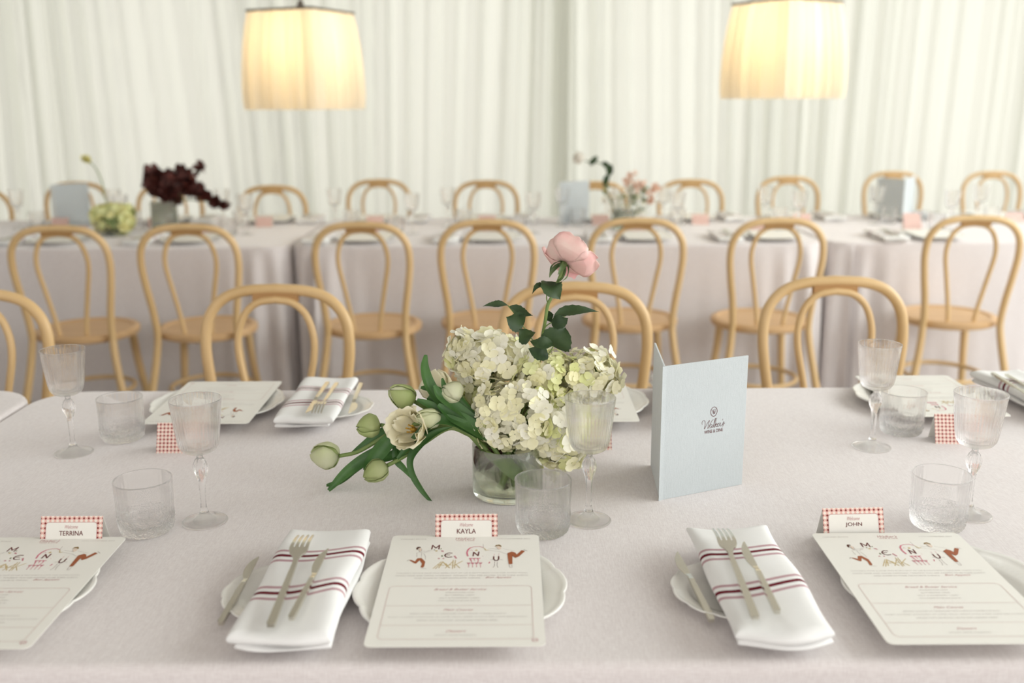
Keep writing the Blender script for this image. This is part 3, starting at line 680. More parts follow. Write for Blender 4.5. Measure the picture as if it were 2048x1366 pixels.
# ------------------------------------------------------------------ printed menu cards
def rrect(w_, h_, r, n=5):
    out = []
    for cx, cy, a0 in ((w_ / 2 - r, h_ / 2 - r, 0), (-w_ / 2 + r, h_ / 2 - r, 90), (-w_ / 2 + r, -h_ / 2 + r, 180), (w_ / 2 - r, -h_ / 2 + r, 270)):
        for i in range(n + 1):
            a = R(a0 + 90 * i / n); out.append((cx + r * math.cos(a), cy + r * math.sin(a)))
    return out
ILLUST = None
def menu_card(loc, rz, lab, full=True, first={}, tilt=0):
    if full in first:
        o = dup(first[full], loc, rz, lab); o.rotation_euler.x = tilt; return o
    b = MB(); b.prism(rrect(.207, .298, .008), 0, .0009); 
    o = b.build('menu_card', 'card', loc=loc, rz=rz, smooth=False); o.rotation_euler.x = tilt
    tag(o, lab, 'menu', 'printed dinner menu cards'); first[full] = o
    if not full: return o
    S = Matrix.Diagonal((.001, .001, 1, 1))
    b = MB(); z = .0011
    put_text(b, 'CARNABY ESTATE', -73, 134.5, 2.3, 36, 1, T=S, z=z)
    put_text(b, '12TH NOVEMBER 2022', 68, 134.5, 2.3, 46, 1, T=S, z=z)
    put_text(b, "Walker's", 0, 133, 7, 28, 2, shear=.6, T=S, z=z); put_text(b, 'WINE & DINE', 0, 129, 2.6, 26, 2, T=S, z=z)
    for s, y, wd in (("WALKER'S WINE & DINE WAS BORN OUT OF LIZ & MATTHEW'S LOVE FOR GOOD FOOD,", 30, 172), ('GOOD WINE AND GOOD COMPANY. TONIGHT YOU ARE INVITED TO BE THEIR GUESTS', 23, 172)):
        put_text(b, s, 0, y, 2.5, wd, 1, T=S, z=z)
    put_text(b, 'AND SHARE IN THEIR FAVOURITE THINGS.', -18, 16, 2.5, 86, 1, T=S, z=z)
    put_text(b, 'Bon Appetit', 48, 15, 6, 34, 2, shear=.5, T=S, z=z)
    for s, y, wd, hh in (('Bread & Butter Service', -16, 66, 5), ('Main Course', -68, 36, 5), ('Dessert', -118, 24, 5)):
        put_text(b, s, 0, y, hh, wd, 2, shear=.5, T=S, z=z)
    for s, y, wd in (('SPANNOCCHI LOAF', -23, 36), ('BUTTERMILK LARD', -30, 36), ('SALT & ROSEMARY LARD', -37, 50), ('WITH WHIPPED BUTTER AND OLIVE OIL', -44, 52),
                     ('SPRING CHICKEN & TARRAGON WITH LEMON TURNED POTATO', -76, 116), ('SLOW COOKED SHOULDER OF LAMB, SALSA VERDE WITH A RED WINE REDUCTION', -84, 166),
                     ('SERVED WITH SEASONAL LEAVES AND GARDEN HERBS', -92, 96), ('STICKY DATE PUDDING', -126, 48)):
        put_text(b, s, 0, y, 2.3, wd, 1, T=S, z=z)
    fr = rrect(180, 129, 7); fr = [(x, y - 69) for x, y in fr] ; fr.append(fr[0])
    stroke(b, fr, .7, z, 3, S)
    for y in (-55, -102): stroke(b, [(-90, y), (90, y)], .6, z, 3, S)
    fr2 = [(91.5 + 3.5 * math.cos(i * .5236), -136 + 3.5 * math.sin(i * .5236)) for i in range(13)]
    stroke(b, fr2, .8, z, 2, S); stroke(b, [(89, -136), (94, -136)], 1.2, z, 2, S)
    b.build('printed_text', ['card', 'print_grey', 'print_pink', 'print_line'], o, smooth=False)
    b = MB(); keys = ['maroon', 'brown', 'hair', 'hair2', 'ink', 'gold', 'pink', 'rose', 'skin', 'green']
    for i, (c, wd, pts) in enumerate(ILL):
        zz = z + .000003 * i
        if wd == 0:
            b.add([(x, y, zz) for x, y in pts], [tuple(range(len(pts)))], keys.index(c), S)
        else: stroke(b, pts, wd, zz, keys.index(c), S)
    b.build('illustration', ['print_maroon'] + ['ill_' + k for k in keys[1:]], o, smooth=False)
    return o

# ------------------------------------------------------------------ name tent cards
def tent_card(loc, rz, lab, name=None, first={}, group='gingham place cards'):
    W_, H_, D_ = .088, .052, .020
    if name is None and 'x' in first: return dup(first['x'], loc, rz, lab)
    t = thing('place_card', loc, lab, 'place card', rz, group)
    if name is None: first['x'] = t
    for s, nm in ((-1, 'front_panel'), (1, 'back_panel')):
        b = MB()
        b.add([(-W_ / 2, s * D_, 0), (W_ / 2, s * D_, 0), (W_ / 2, 0, H_), (-W_ / 2, 0, H_)], [(0, 1, 2, 3)], 0)
        b.add([(-W_ / 2, s * (D_ - .0006), 0), (W_ / 2, s * (D_ - .0006), 0), (W_ / 2, 0, H_ - .0012), (-W_ / 2, 0, H_ - .0012)], [(3, 2, 1, 0)], 1)
        b.f += [(0, 4, 5, 1), (1, 5, 6, 2), (3, 7, 4, 0), (2, 6, 7, 3)]; b.m += [1] * 4
        o = b.build(nm, ['gingham', 'card'], t, smooth=False, uvf=lambda c: (c.x, math.hypot(c.y, H_ - c.z)))
        if s < 0 and name: fp = o
        if s > 0 and name: o.data.materials[0] = MATS['card']
    if name:
        ang = math.atan2(H_, D_)
        T = Matrix.Translation((0, -D_, 0)) @ Matrix.Rotation(ang, 4, 'X')   # local: x right, y up the face
        slant = math.hypot(H_, D_); b = MB(); bd = .0088
        x1 = W_ / 2 - bd + .001; y1 = slant - bd; c = .0035
        lab_poly = [(-x1, 0), (x1, 0), (x1, y1 - c), (x1 - c * .35, y1 - c * .35), (x1 - c, y1), (-x1 + c, y1), (-x1 + c * .35, y1 - c * .35), (-x1, y1 - c)]
        b.add([(x, y, .0004) for x, y in lab_poly], [tuple(range(len(lab_poly)))], 0, T)
        stroke(b, [(-x1, 0), (-x1, y1 - c), (-x1 + c * .35, y1 - c * .35), (-x1 + c, y1), (x1 - c, y1), (x1 - c * .35, y1 - c * .35), (x1, y1 - c), (x1, 0)], .0006, .0006, 1, T)
        b.build('blank_panel', ['card', 'print_pink'], t, smooth=False)
        b = MB()
        put_text(b, name, 0, y1 - .0185, .0066, {'KAYLA': .027, 'JOHN': .024, 'TERRINA': .034}[name], 0, T=T, z=.0007, bold=.006)
        put_text(b, 'Welcome', 0, y1 - .0088, .0050, .0185, 1, shear=.5, T=T, z=.0007)
        b.build('name_lettering', ['print_maroon', 'print_pink'], t, smooth=False)
    return t

# ------------------------------------------------------------------ the near table, our side
def P(px, py, z): return onz(px, py, z)
PLATE = {}
def plate(kind, loc, lab):
    if kind in PLATE: return dup(PLATE[kind], loc, random.uniform(0, .4), lab)
    o = plate_mb(.135 if kind == 'dinner' else .079).build('dinner_plate' if kind == 'dinner' else 'side_plate', 'porcelain', loc=loc)
    tag(o, lab, 'plate' if kind == 'dinner' else 'side plate', 'white scalloped ' + kind + ' plates'); PLATE[kind] = o
    return o
for px, py, who, mcx, ml, pl in ((0, 0, 'TERRINA', -.652, None, 'under the leftmost front menu'), (0, 0, 'KAYLA', -.067, None, 'under the middle front menu'), (0, 0, 'JOHN', .527, None, 'under the right front menu')):
    plate('dinner', (mcx + {'TERRINA': -.022, 'KAYLA': .0, 'JOHN': .030}[who], 1.163, TZ), 'large white scalloped dinner plate ' + pl)
    menu_card((mcx, 1.163, TZ + .0215), 0, 'rectangular printed menu with dancing figures, in front of the place card reading ' + who)
tent_card((onz(139, 1040, .80).x, 1.318, TZ), R(0), 'gingham-edged place card with the name TERRINA', 'TERRINA')
tent_card((onz(932, 1040, .80).x, 1.318, TZ), 0, 'gingham-edged place card with the name KAYLA', 'KAYLA')
tent_card((onz(1715, 1030, .80).x, 1.333, TZ), R(2), 'gingham-edged place card with the name JOHN', 'JOHN')

# napkins, side plates and cutlery
for i, (nx, ny, rz, a, b_, c, word) in enumerate((
        (-.262, 1.163, R(-1), ((612, 1073), (541, 1254)), ((656, 1102), (582, 1242)), ((517, 1118), (441, 1252)), 'left of the middle front plate'),
        (.306, 1.163, R(1.5), ((1440, 1060), (1511, 1238)), ((1487, 1088), (1555, 1229)), ((1354, 1108), (1424, 1246)), 'left of the right front plate'))):
    plate('side', (nx - .030 if i == 0 else nx - .024, 1.165, TZ), 'small white side plate half under the striped napkin ' + word)
    napkin((nx, ny, TZ + .013), rz, 'folded white napkin with maroon stripes ' + word, variant=i)
    cutlery('fork', P(*a[0], .802), P(*a[1], .7945), 'brushed steel fork lying on the striped napkin ' + word)
    cutlery('knife', P(*b_[0], .798), P(*b_[1], .7945), 'brushed steel knife beside the fork on the napkin ' + word)
    cutlery('butter', P(*c[0], .775), P(*c[1], .758), 'brushed steel butter knife resting on the small side plate ' + word)

tumbler(P(295, 1062, TZ), 'clear water tumbler at front left, right of the TERRINA place card')
tumbler(P(1086, 1063, TZ), 'clear water tumbler in front of the vase, right of the KAYLA place card')
tumbler(P(1874, 1052, TZ), 'clear water tumbler at front right, right of the JOHN place card')
wine_glass(P(410, 1043, TZ), 'ribbed wine glass standing between the front left tumbler and the tulips')
wine_glass(P(1177, 1041, TZ), 'ribbed wine glass in the centre, in front of the hydrangea')
wine_glass(P(1936, 1030, TZ), 'ribbed wine glass at the right edge, behind the front right tumbler')
# the other side of the near table
tumbler(P(247, 878, TZ), 'clear water tumbler by the leftmost wine glass, beyond the left front setting')
tumbler(P(1801, 865, TZ), 'clear water tumbler before the far right menu card')
wine_glass(P(148, 906, TZ), 'ribbed wine glass standing furthest left on the near table')
wine_glass(P(1743, 894, TZ), 'ribbed wine glass right of the blue folder, before the far right menu')
for k, (cx, nx, nrz, dp) in enumerate(((-.612, -.398, 0, (-.025, 1.99)), (.142, .36, 0, (-.0, 1.99)), (.868, 1.09, R(8), (-.0, 2.0)))):
    w_ = ('far left', 'behind the hydrangea', 'far right')[k]
    plate('dinner', (cx + (-.0, .005, -.01)[k], 1.985 + (.0, 0, .02)[k], TZ), 'large white scalloped dinner plate across the near table, ' + ('at left behind the wine glasses', 'behind the hydrangea', 'at right behind the wine glasses')[k])
    menu_card((cx, 1.975 + (.0, 0, .02)[k], TZ + .0215), math.pi, 'printed menu facing away across the near table, ' + ('left of the striped napkin with cutlery', 'mostly hidden behind the hydrangea', 'behind the two right wine glasses')[k])
    napkin((nx, 1.955 + (0, .02, .03)[k], TZ + .013), math.pi + nrz, 'folded white napkin with maroon stripes ' + ('behind the tulips across the near table', 'peeking out left of the blue folder', 'at the right edge across the near table')[k], variant=k % 2)
    plate('side', (nx + .032, 1.965, TZ), 'small white side plate under the napkin ' + ('behind the tulips', 'hidden by the blue folder', 'at the right edge across the table')[k])
    tent_card((onz((364, 1176, 1940)[k], 880, .77).x, onz(1000, (903, 901, 893)[k], TZ).y + .02, TZ), math.pi + (0, 0, R(-4))[k] + 0,
              'red gingham place card seen from behind ' + ('through the left wine glass', 'just right of the central wine glass bowl', 'through the right-edge wine glass')[k])
cutlery('knife', P(612, 829, .793), P(656, 768, .794), 'brushed steel knife on the napkin behind the tulips')
cutlery('fork', P(633, 827, .793), P(674, 768, .794), 'brushed steel fork on the napkin behind the tulips')
cutlery('butter', P(698, 830, .765), P(722, 770, .770), 'brushed steel butter knife right of the napkin behind the tulips')
cutlery('knife', P(2068, 800, .796), P(1984, 749, .796), 'brushed steel knife on the napkin at the right edge')
cutlery('fork', P(2100, 800, .796), P(2012, 751, .796), 'brushed steel fork on the napkin at the right edge')

# ------------------------------------------------------------------ blue menu folder
def folder(name, spine, back_end, front_end, h, lab, logo=True, group='pale blue menu folders'):
    s = Vector((*spine, 0)); f = Vector((*front_end, 0)) - s; k = Vector((*back_end, 0)) - s
    t = thing(name, (spine[0], spine[1], TZ), lab, 'menu folder', 0, group)
    th = .0032
    def cover(nm, v, side):
        v = Vector(v); L_ = v.length; a = math.atan2(v.y, v.x); T = Matrix.Rotation(a, 4, 'Z')
        b = MB(); x0 = .004
        y0, y1 = (0, th) if side > 0 else (-th, 0)
        b.add([(x0, y0, 0), (L_, y0, 0), (L_, y1, 0), (x0, y1, 0), (x0, y0, h), (L_, y0, h), (L_, y1, h), (x0, y1, h)],
              [(3, 2, 1, 0), (4, 5, 6, 7), (0, 1, 5, 4), (2, 3, 7, 6), (1, 2, 6, 5), (3, 0, 4, 7)], 0, T)
        ins = 3 if side > 0 else 2
        b.m[-6 + ins] = 1
        o = b.build(nm, ['folder_cloth', 'folder_inside'], t, smooth=False)
        bv = o.modifiers.new('b', 'BEVEL'); bv.width = .0008; bv.segments = 2
        return a, L_
    a, L_ = cover('front_cover', f, 1); a2, L2 = cover('back_cover', k, -1)
    # rounded spine between the covers
    b = MB(); e0 = Vector((math.cos(a), math.sin(a), 0)) * .006; e1 = Vector((math.cos(a2), math.sin(a2), 0)) * .006
    n0 = Vector((math.sin(a), -math.cos(a), 0)); n1 = Vector((-math.sin(a2), math.cos(a2), 0)); out = -(e0 + e1).normalized()
    prof = [e0 + n0 * .0004, n0 * .001, out * .003, n1 * .001, e1 + n1 * .0004, e1 - n1 * .002, (e0 + e1) * .35, e0 - n0 * .002]
    b.grid([[tuple(p + Vector((0, 0, z))) for p in prof] for z in (0, h)], close_v=True, cap=True)
    b.build('spine', 'folder_cloth', t, auto=60)
    if logo:
        T = Matrix.Rotation(a, 4, 'Z') @ Matrix.Translation((0, -.0004, 0)) @ Matrix.Rotation(R(90), 4, 'X')
        b = MB(); cx = .098; cz = h * .535
        stroke(b, [(cx + .0062 * math.cos(i * .2618), cz + .017 + .0078 * math.sin(i * .2618)) for i in range(25)], .0008, 0, 0, T)
        stroke(b, [(cx - .003, cz + .020), (cx - .001, cz + .013), (cx + .0005, cz + .018), (cx + .0015, cz + .013), (cx + .0036, cz + .021)], .0005, 0, 0, T)
        stroke(b, [(cx - .0015, cz + .021), (cx - .0015, cz + .014)], .0004, 0, 0, T); stroke(b, [(cx + .0015, cz + .021), (cx - .0015, cz + .0175), (cx + .0022, cz + .0135)], .0004, 0, 0, T)
        u = .0052
        W = [[(-4.2, 1.6), (-4.3, 2.3), (-3.8, 2.8), (-3.2, 2.5), (-3.1, 1.4), (-3.3, .0), (-2.2, 1.8), (-1.5, 2.6)], [(-1.5, 2.6), (-1.9, 1.2), (-2.0, .0), (-1.0, 1.7), (-.4, 2.5), (-.1, 2.6)],
             [(-.5, 1.0), (-.9, 1.2), (-1.3, .7), (-1.2, .1), (-.8, .2), (-.4, .9), (-.55, .2), (-.2, .2)], [(-.2, .2), (.3, 1.4), (.8, 2.9), (.5, 2.6), (.15, .8), (.2, .1), (.5, .3)],
             [(1.2, 3.0), (.8, 1.8), (.45, .0)], [(.6, .8), (1.2, 1.2), (1.2, .8), (.7, .7), (1.1, .1), (1.4, .3)], [(1.4, .5), (1.9, 1.0), (1.8, 1.2), (1.5, .8), (1.5, .2), (1.9, .1), (2.2, .5)],
             [(2.2, .5), (2.4, 1.2), (2.7, 1.0), (2.5, .4), (2.6, .1), (2.9, .3)], [(3.5, 2.4), (3.3, 1.9)], [(3.3, .4), (3.9, 1.4), (3.9, .7), (3.6, .0), (3.2, .2), (3.5, .5), (4.3, .9)]]
        for st_ in W:
            pts = [(p.x, p.y) for p in bez([(x * u, y * u, 0) for x, y in st_], 5)]
            stroke(b, [(cx + x, cz - .010 + y) for x, y in pts], .00055, 0, 0, T)
        put_text(b, 'WINE & DINE', cx + .001, cz - .0185, .0055, .036, 0, T=T, z=0)
        b.build('gold_print' if False else 'cover_lettering', 'print_maroon', t, smooth=False)
    return t
sp = P(1319, 1001, TZ)
folder('menu_folder', (sp.x, sp.y), tuple(P(1301, 931, TZ).xy), tuple(P(1484, 969, TZ).xy), .2215, 'pale blue cloth menu folder standing open on the near table')
for pxs, pye, lab in (((110, 184, None), 455, 'pale blue menu folder standing on the rear table at far left'),
                      ((1119, 1178, None), 450, 'pale blue menu folder standing on the rear table left of the peach flowers'),
                      ((1766, 1803, 1832), 440, 'folded menu standing on the rear table at right, one side in grey shade')):
    if pxs[2] is None:
        a = P(pxs[0], pye, TZ); c = P(pxs[1], pye - 5, TZ)
        folder('menu_folder', (a.x, a.y), (a.x + .10, a.y + .13), (c.x, c.y), .22, lab, logo=False)
    else:
        s = P(pxs[1], pye + 3, TZ); a = P(pxs[0], pye, TZ); c = P(pxs[2], pye - 7, TZ)
        folder('menu_folder', (s.x, s.y), (a.x - .02, a.y + .07), (c.x, c.y + .05), .22, lab, logo=False)

# ------------------------------------------------------------------ settings on the rear table
near_seats = ((110, 'at the leftmost back-turned chair'), (371, 'at the back-turned chair under the dark red leaves'), (720, 'at the third back-turned chair from left'),
              (974, 'at the back-turned chair left of the rose'), (1276, 'at the back-turned chair right of the rose'), (1530, 'at the back-turned chair behind the blue folder'), (1850, 'at the rightmost back-turned chair'))
far_seats = ((-48, 'at the distant chair on the left edge'), (152, 'at the distant chair behind the leftmost blue menu'), (338, 'at the distant chair behind the dark red leaves'), (544, 'at the distant chair below the left lamp'),
             (757, 'at the distant chair right of the left lamp'), (972, 'at the distant chair left of the middle blue menu'), (1190, 'at the distant chair behind the middle blue menu'), (1382, 'at the distant chair right of the peach flowers'),
             (1577, 'at the distant chair below the right lamp'), (1787, 'at the distant chair behind the folded menu'), (1985, 'at the distant chair on the right edge'))
for side, seats in ((1, near_seats), (-1, far_seats)):
    for i, (px, wh) in enumerate(seats):
        cy = Y2N + .165 if side > 0 else Y2F - .165
        cx = ony(px, 480 if side > 0 else 430, cy).x + (.03 if side > 0 else 0)
        rz = 0 if side > 0 else math.pi
        s = side
        q = lambda dx, dy, dz=0: (cx + dx * s, cy + dy * s, TZ + dz)
        if side < 0 and px < 0: continue
        plate('dinner', q(0, 0), 'white rear-table dinner plate ' + wh)
        menu_card(q(.005 * (i % 3), 0, .0215), rz, 'plain cream rear-table menu card ' + wh, full=False)
        nk = napkin(q(-.215, .0, .001), rz, 'folded white rear-table napkin ' + wh, variant=i % 2)
        cutlery('fork', q(-.205, .09, .031), q(-.22, -.11, .028), 'steel rear-table fork ' + wh)
        cutlery('knife', q(-.185, .08, .030), q(-.195, -.11, .028), 'steel rear-table knife ' + wh)
        tent_card(q(-.01, .215), rz, 'red gingham rear-table place card ' + wh)
        wine_glass(q(.19, .25), 'ribbed rear-table wine glass ' + wh)
        tumbler(q(.11, .22), 'clear rear-table water tumbler ' + wh)

# ------------------------------------------------------------------ flowers
def rv(rnd, s=1): return Vector((rnd.uniform(-s, s), rnd.uniform(-s, s), rnd.uniform(-s, s)))
def frame(n, roll=0):
    n = Vector(n).normalized(); a = Vector((0, 0, 1)) if abs(n.z) < .9 else Vector((1, 0, 0))
    u = n.cross(a).normalized(); v = n.cross(u)
    c, s = math.cos(roll), math.sin(roll)
    return u * c + v * s, v * c - u * s, n
def floret(b, pos, nrm, size, rnd, mi=0, petals=4):
    u, v, n = frame(nrm, rnd.uniform(0, 6.28)); cup = rnd.uniform(-.1, .5)
    for k in range(petals):
        a = 2 * math.pi * k / petals + rnd.uniform(-.12, .12); d = u * math.cos(a) + v * math.sin(a); s = n.cross(d)
        ln = size * rnd.uniform(.85, 1.1); wd = ln * rnd.uniform(.50, .62); rows = []
        tw = rnd.uniform(-.25, .25); lift = rnd.uniform(-.001, .001)
        for i, (t, w_) in enumerate(((.06, .16), (.3, .72), (.6, 1.0), (.85, .86), (1.0, .35))):
            row = []
            for q in (-1, -.4, .4, 1):
                bend = cup * t * t * ln * .6 - .10 * ln * (1 - abs(q)) * math.sin(math.pi * t) + tw * q * wd * t
                row.append(pos + d * (t * ln) + s * (q * wd * w_) + n * (bend + lift))
            rows.append(row)
        b.grid(rows, mi)
def head(cpt, rad, count, size, seed, mats, parent, name='flower_head', mix=(.6, .9)):
    rnd = random.Random(seed); b = MB()
    for layer, (f, cnt) in enumerate(((1.0, count), (.80, int(count * .55)))):
        for i in range(cnt):
            z = 1 - 2 * (i + .5) / cnt; a = i * 2.39996 + rnd.uniform(-.2, .2); r = math.sqrt(max(0, 1 - z * z))
            d = Vector((r * math.cos(a), r * math.sin(a), z)) + rv(rnd, .09)
            lump = 1 + .07 * math.sin(5 * d.x + seed) + .07 * math.sin(6 * d.z + 2 * seed)
            p = Vector((d.x * rad[0], d.y * rad[1], d.z * rad[2])) * f * lump * rnd.uniform(.92, 1.05)
            nn = Vector((d.x / rad[0], d.y / rad[1], d.z / rad[2])).normalized() + rv(rnd, .55)
            x = rnd.random(); mi = 0 if x < mix[0] else 1 if x < mix[1] else 2
            floret(b, cpt + p, nn, size * rnd.uniform(.72, 1.15) * (1.45 if rnd.random() < .07 else 1.08), rnd, mi if layer == 0 else 1)
    return b.build(name, mats, parent)
def petal(b, base, ax, ang, L_, Rm, wmax, prof, mi=0, ripple=0, rnd=None, off=0, nu=9, nv=7):
    """cupped petal: prof = list of (u, radius factor); wraps around axis ax"""
    u, v, n = frame(ax); rows = []
    for i in range(nu):
        t = i / (nu - 1)
        for k in range(len(prof) - 1):
            if prof[k][0] <= t <= prof[k + 1][0] + 1e-6:
                q = (t - prof[k][0]) / (prof[k + 1][0] - prof[k][0]); q = q * q * (3 - 2 * q)
                rr = prof[k][1] + (prof[k + 1][1] - prof[k][1]) * q; zz = prof[k][2] + (prof[k + 1][2] - prof[k][2]) * q; break
        w_ = wmax * (math.sin(math.pi * min(.985, .10 + .86 * t)) ** .55)
        row = []
        for j in range(nv):
            s = -1 + 2 * j / (nv - 1); a = ang + s * w_
            r2 = rr * Rm * (1 + .10 * s * s) + off + ripple * math.sin(5 * s + 3 * t + ang * 3) * t
            z2 = zz * L_ - (.06 * L_ * s * s if t > .5 else 0)
            row.append(base + (u * math.cos(a) + v * math.sin(a)) * r2 + n * z2)
        rows.append(row)
    b.grid(rows, mi)
BUD = [(0, .10, 0), (.2, .72, .10), (.45, 1.0, .38), (.7, .84, .68), (.88, .52, .90), (1, .10, 1.0)]
OPEN = [(0, .10, 0), (.2, .60, .08), (.5, 1.0, .36), (.75, 1.15, .66), (1, 1.28, .88)]
def tulip_bloom(base, tip, Rm, mats, parent, opened=False, seed=1):
    rnd = random.Random(seed); b = MB(); ax = tip - base; L_ = ax.length
    for k in range(3): petal(b, base, ax, k * 2.094 + seed + 1.05, L_ * .97, Rm * .92, 1.05, OPEN if opened else BUD, 0, .0015 if opened else .0005)
    for k in range(3): petal(b, base, ax, k * 2.094 + seed, L_, Rm, .98, OPEN if opened else BUD, 1 if len(mats) > 1 else 0, .002 if opened else .0005, off=.0008)
    if opened:
        for k in range(4): petal(b, base, ax, k * 1.57 + seed + .4, L_ * .86, Rm * .70, .75, OPEN, 0, .003)
    o = b.build('bloom', mats, parent)
    sd = o.modifiers.new('t', 'SOLIDIFY'); sd.thickness = .0006
    if opened:
        b = MB(); u, v, n = frame(ax)
        for k in range(6):
            d = (u * math.cos(k * 1.047) + v * math.sin(k * 1.047)) * .005
            b.tube([base + n * .008 + d * .4, base + n * L_ * .35 + d, base + n * L_ * .5 + d * 1.3], [.0008, .0008, .0016], 6)
        b.tube([base + n * .004, base + n * L_ * .42], [.0035, .0028], 8)
        b.build('stamens', 'tulip_centre', o)
    return o
def blade(b, pts, wid, hint, mi=0, fold=.25, n=6, taper=1.0, tipf=.9):
    pts = bez(pts, n); k = len(pts); rows = []; hint = Vector(hint).normalized()
    for i, p in enumerate(pts):
        t = (pts[min(i + 1, k - 1)] - pts[max(i - 1, 0)]).normalized(); s = t.cross(hint).normalized(); nn = s.cross(t)
        q = i / (k - 1); w_ = wid * max(.04, math.sin(math.pi * min(1, (.06 + .94 * q)) ** taper) ** .75)
        rows.append([p - s * w_ / 2 + nn * w_ * fold, p - s * w_ / 4 + nn * w_ * fold * .4, p, p + s * w_ / 4 + nn * w_ * fold * .4, p + s * w_ / 2 + nn * w_ * fold])
    b.grid(rows, mi)
VP_ = P(1016, 985, TZ); VX, VY = VP_.x, VP_.y; VR = .0575; VH = .086
t = thing('flower_vase', (VX, VY, TZ), 'low clear glass cylinder vase holding the hydrangeas and tulips on the near table', 'vase')
b = MB()
b.lathe([(0, .0004), (.050, .0004), (.0555, .0015), (VR, .006), (VR, .04), (VR, VH - .001), (VR - .0012, VH), (VR - .0024, VH - .001), (VR - .0024, .04), (VR - .0028, .014), (VR - .008, .0095), (0, .0090)], 96, cap=False)
b.build('vase_body', 'vase_glass', t)
b = MB(); b.lathe([(0, .0096), (VR - .009, .0100), (VR - .0034, .0150), (VR - .0030, .04), (VR - .0030, .066), (0, .0656)], 96, cap=False)
b.build('water', 'water', t)

def Q(zx, zy, dY=0): return ony(620 + zx / 4.27, 700 + zy / 4.27, VY + dY)     # tulip crop
mouth = lambda dx, dy, z=.084: Vector((VX + dx, VY + dy, TZ + z))
inside = lambda dx, dy, z: Vector((VX + dx, VY + dy, TZ + z))
def tulip(lab, base, tip, Rm, path, mats, foot, leaves=(), opened=False, seed=1):
    g_ = 'tulips leaning out of the low vase'
    t = thing('tulip', (0, 0, 0), lab, 'tulip', group=g_)
    tulip_bloom(base, tip + (tip - base) * (0 if opened else .12), Rm * (1 if opened else .94), mats, t, opened, seed)
    b = MB(); pts = bez([base] + list(path) + list(foot), 6); b.tube(pts, [.0034 + .0006 * i / len(pts) for i in range(len(pts))], 8)
    b.build('stem', 'stem', t)
    for lp, wd, hint in leaves:
        b = MB(); blade(b, lp, wd, hint); o = b.build('leaf', 'leaf', t)
    return t
UPC = (0.1, -.75, .65)
G, Wt, Cr = ['tulip_green', 'tulip_green'], ['tulip_white', 'tulip_white'], ['tulip_cream', 'tulip_cream']
tulip('pale green tulip bud drooping furthest left over the cloth', Q(250, 905, .02), Q(28, 888, .03), .0235, [Q(400, 872, .02), Q(560, 785, .02), Q(700, 700, .01), Q(850, 640, .0), Q(1150, 620, -.01), Q(1330, 680, -.01)],
      ['tulip_green', 'tulip_white'], [mouth(-.045, .0), inside(-.01, .0, .03)],
      [([Q(360, 885, .03), Q(470, 820, .03), Q(580, 740, .03), Q(720, 660, .02), Q(900, 640, .02)], .018, UPC),
       ([Q(160, 1200, .005), Q(290, 1070, .01), Q(430, 965, .015), Q(570, 880, .015), Q(720, 770, .02), Q(880, 700, .02)], .021, (.3, -.6, .7))], seed=1)
tulip('closed green tulip bud left of the open cream tulip', Q(600, 640, .01), Q(415, 660, .0), .0200, [Q(700, 655, .01), Q(850, 660, .01), Q(1100, 640, .01), Q(1320, 700, .0)], G,
      [mouth(-.04, .012), inside(.0, .01, .03)],
      [([Q(140, 1160, .02), Q(230, 1145, .02), Q(340, 1075, .025), Q(460, 985, .02), Q(640, 870, .02), Q(820, 770, .02)], .018, (-.2, -.5, .8)),
       ([Q(470, 1030, .0), Q(570, 900, .005), Q(690, 770, .01), Q(840, 700, .01)], .026, (.2, -.8, .5))], seed=2)
tulip('green tulip bud pointing up-left above the open cream tulip', Q(892, 440, .02), Q(698, 345, .01), .0205, [Q(990, 498, .02), Q(1100, 570, .02), Q(1300, 680, .01)], ['tulip_white', 'tulip_green'],
      [mouth(-.035, -.01), inside(.01, -.01, .025)],
      [([Q(915, 425, .0), Q(1040, 480, -.005), Q(1180, 580, -.01), Q(1380, 700, -.02), Q(1540, 800, -.03)], .016, (0, -.8, .6)),
       ([Q(985, 40, .01), Q(972, 150, .01), Q(1010, 290, .01), Q(1110, 440, .0), Q(1290, 590, .0), Q(1450, 700, -.01)], .020, (.5, -.8, .3))], seed=3)
tulip('fully open cream tulip with its yellow centre showing', Q(925, 690, -.005), Q(775, 655, -.050), .0260, [Q(1010, 680, .005), Q(1180, 640, .0), Q(1330, 700, -.01)], Cr,
      [mouth(-.044, -.012), inside(-.005, -.015, .03)],
      [([Q(1045, 1302, -.034), Q(960, 1190, -.025), Q(885, 1050, -.015), Q(875, 920, -.01), Q(960, 800, -.01), Q(1090, 700, -.01), Q(1220, 655, -.01)], .0165, (-.7, -.7, .2)),
       ([Q(885, 1105, .0), Q(810, 1010, .0), Q(745, 935, .005), Q(740, 830, .01), Q(850, 740, .01)], .013, (-.6, -.7, .3)),
       ([Q(590, 955, .01), Q(710, 910, .01), Q(840, 850, .005), Q(980, 750, .0), Q(1160, 650, .0)], .022, (.1, -.6, .8))], opened=True, seed=4)
tulip('small white tulip bud right of the open cream tulip', Q(1112, 590, -.012), Q(925, 572, -.03), .0165, [Q(1190, 610, -.012), Q(1300, 660, -.012)], Wt,
      [mouth(-.035, -.025), inside(.0, -.02, .03)],
      [([Q(1090, 470, -.02), Q(1200, 560, -.02), Q(1340, 640, -.03), Q(1500, 740, -.035), Q(1640, 790, -.035)], .026, (0, -.6, .8))], seed=5)
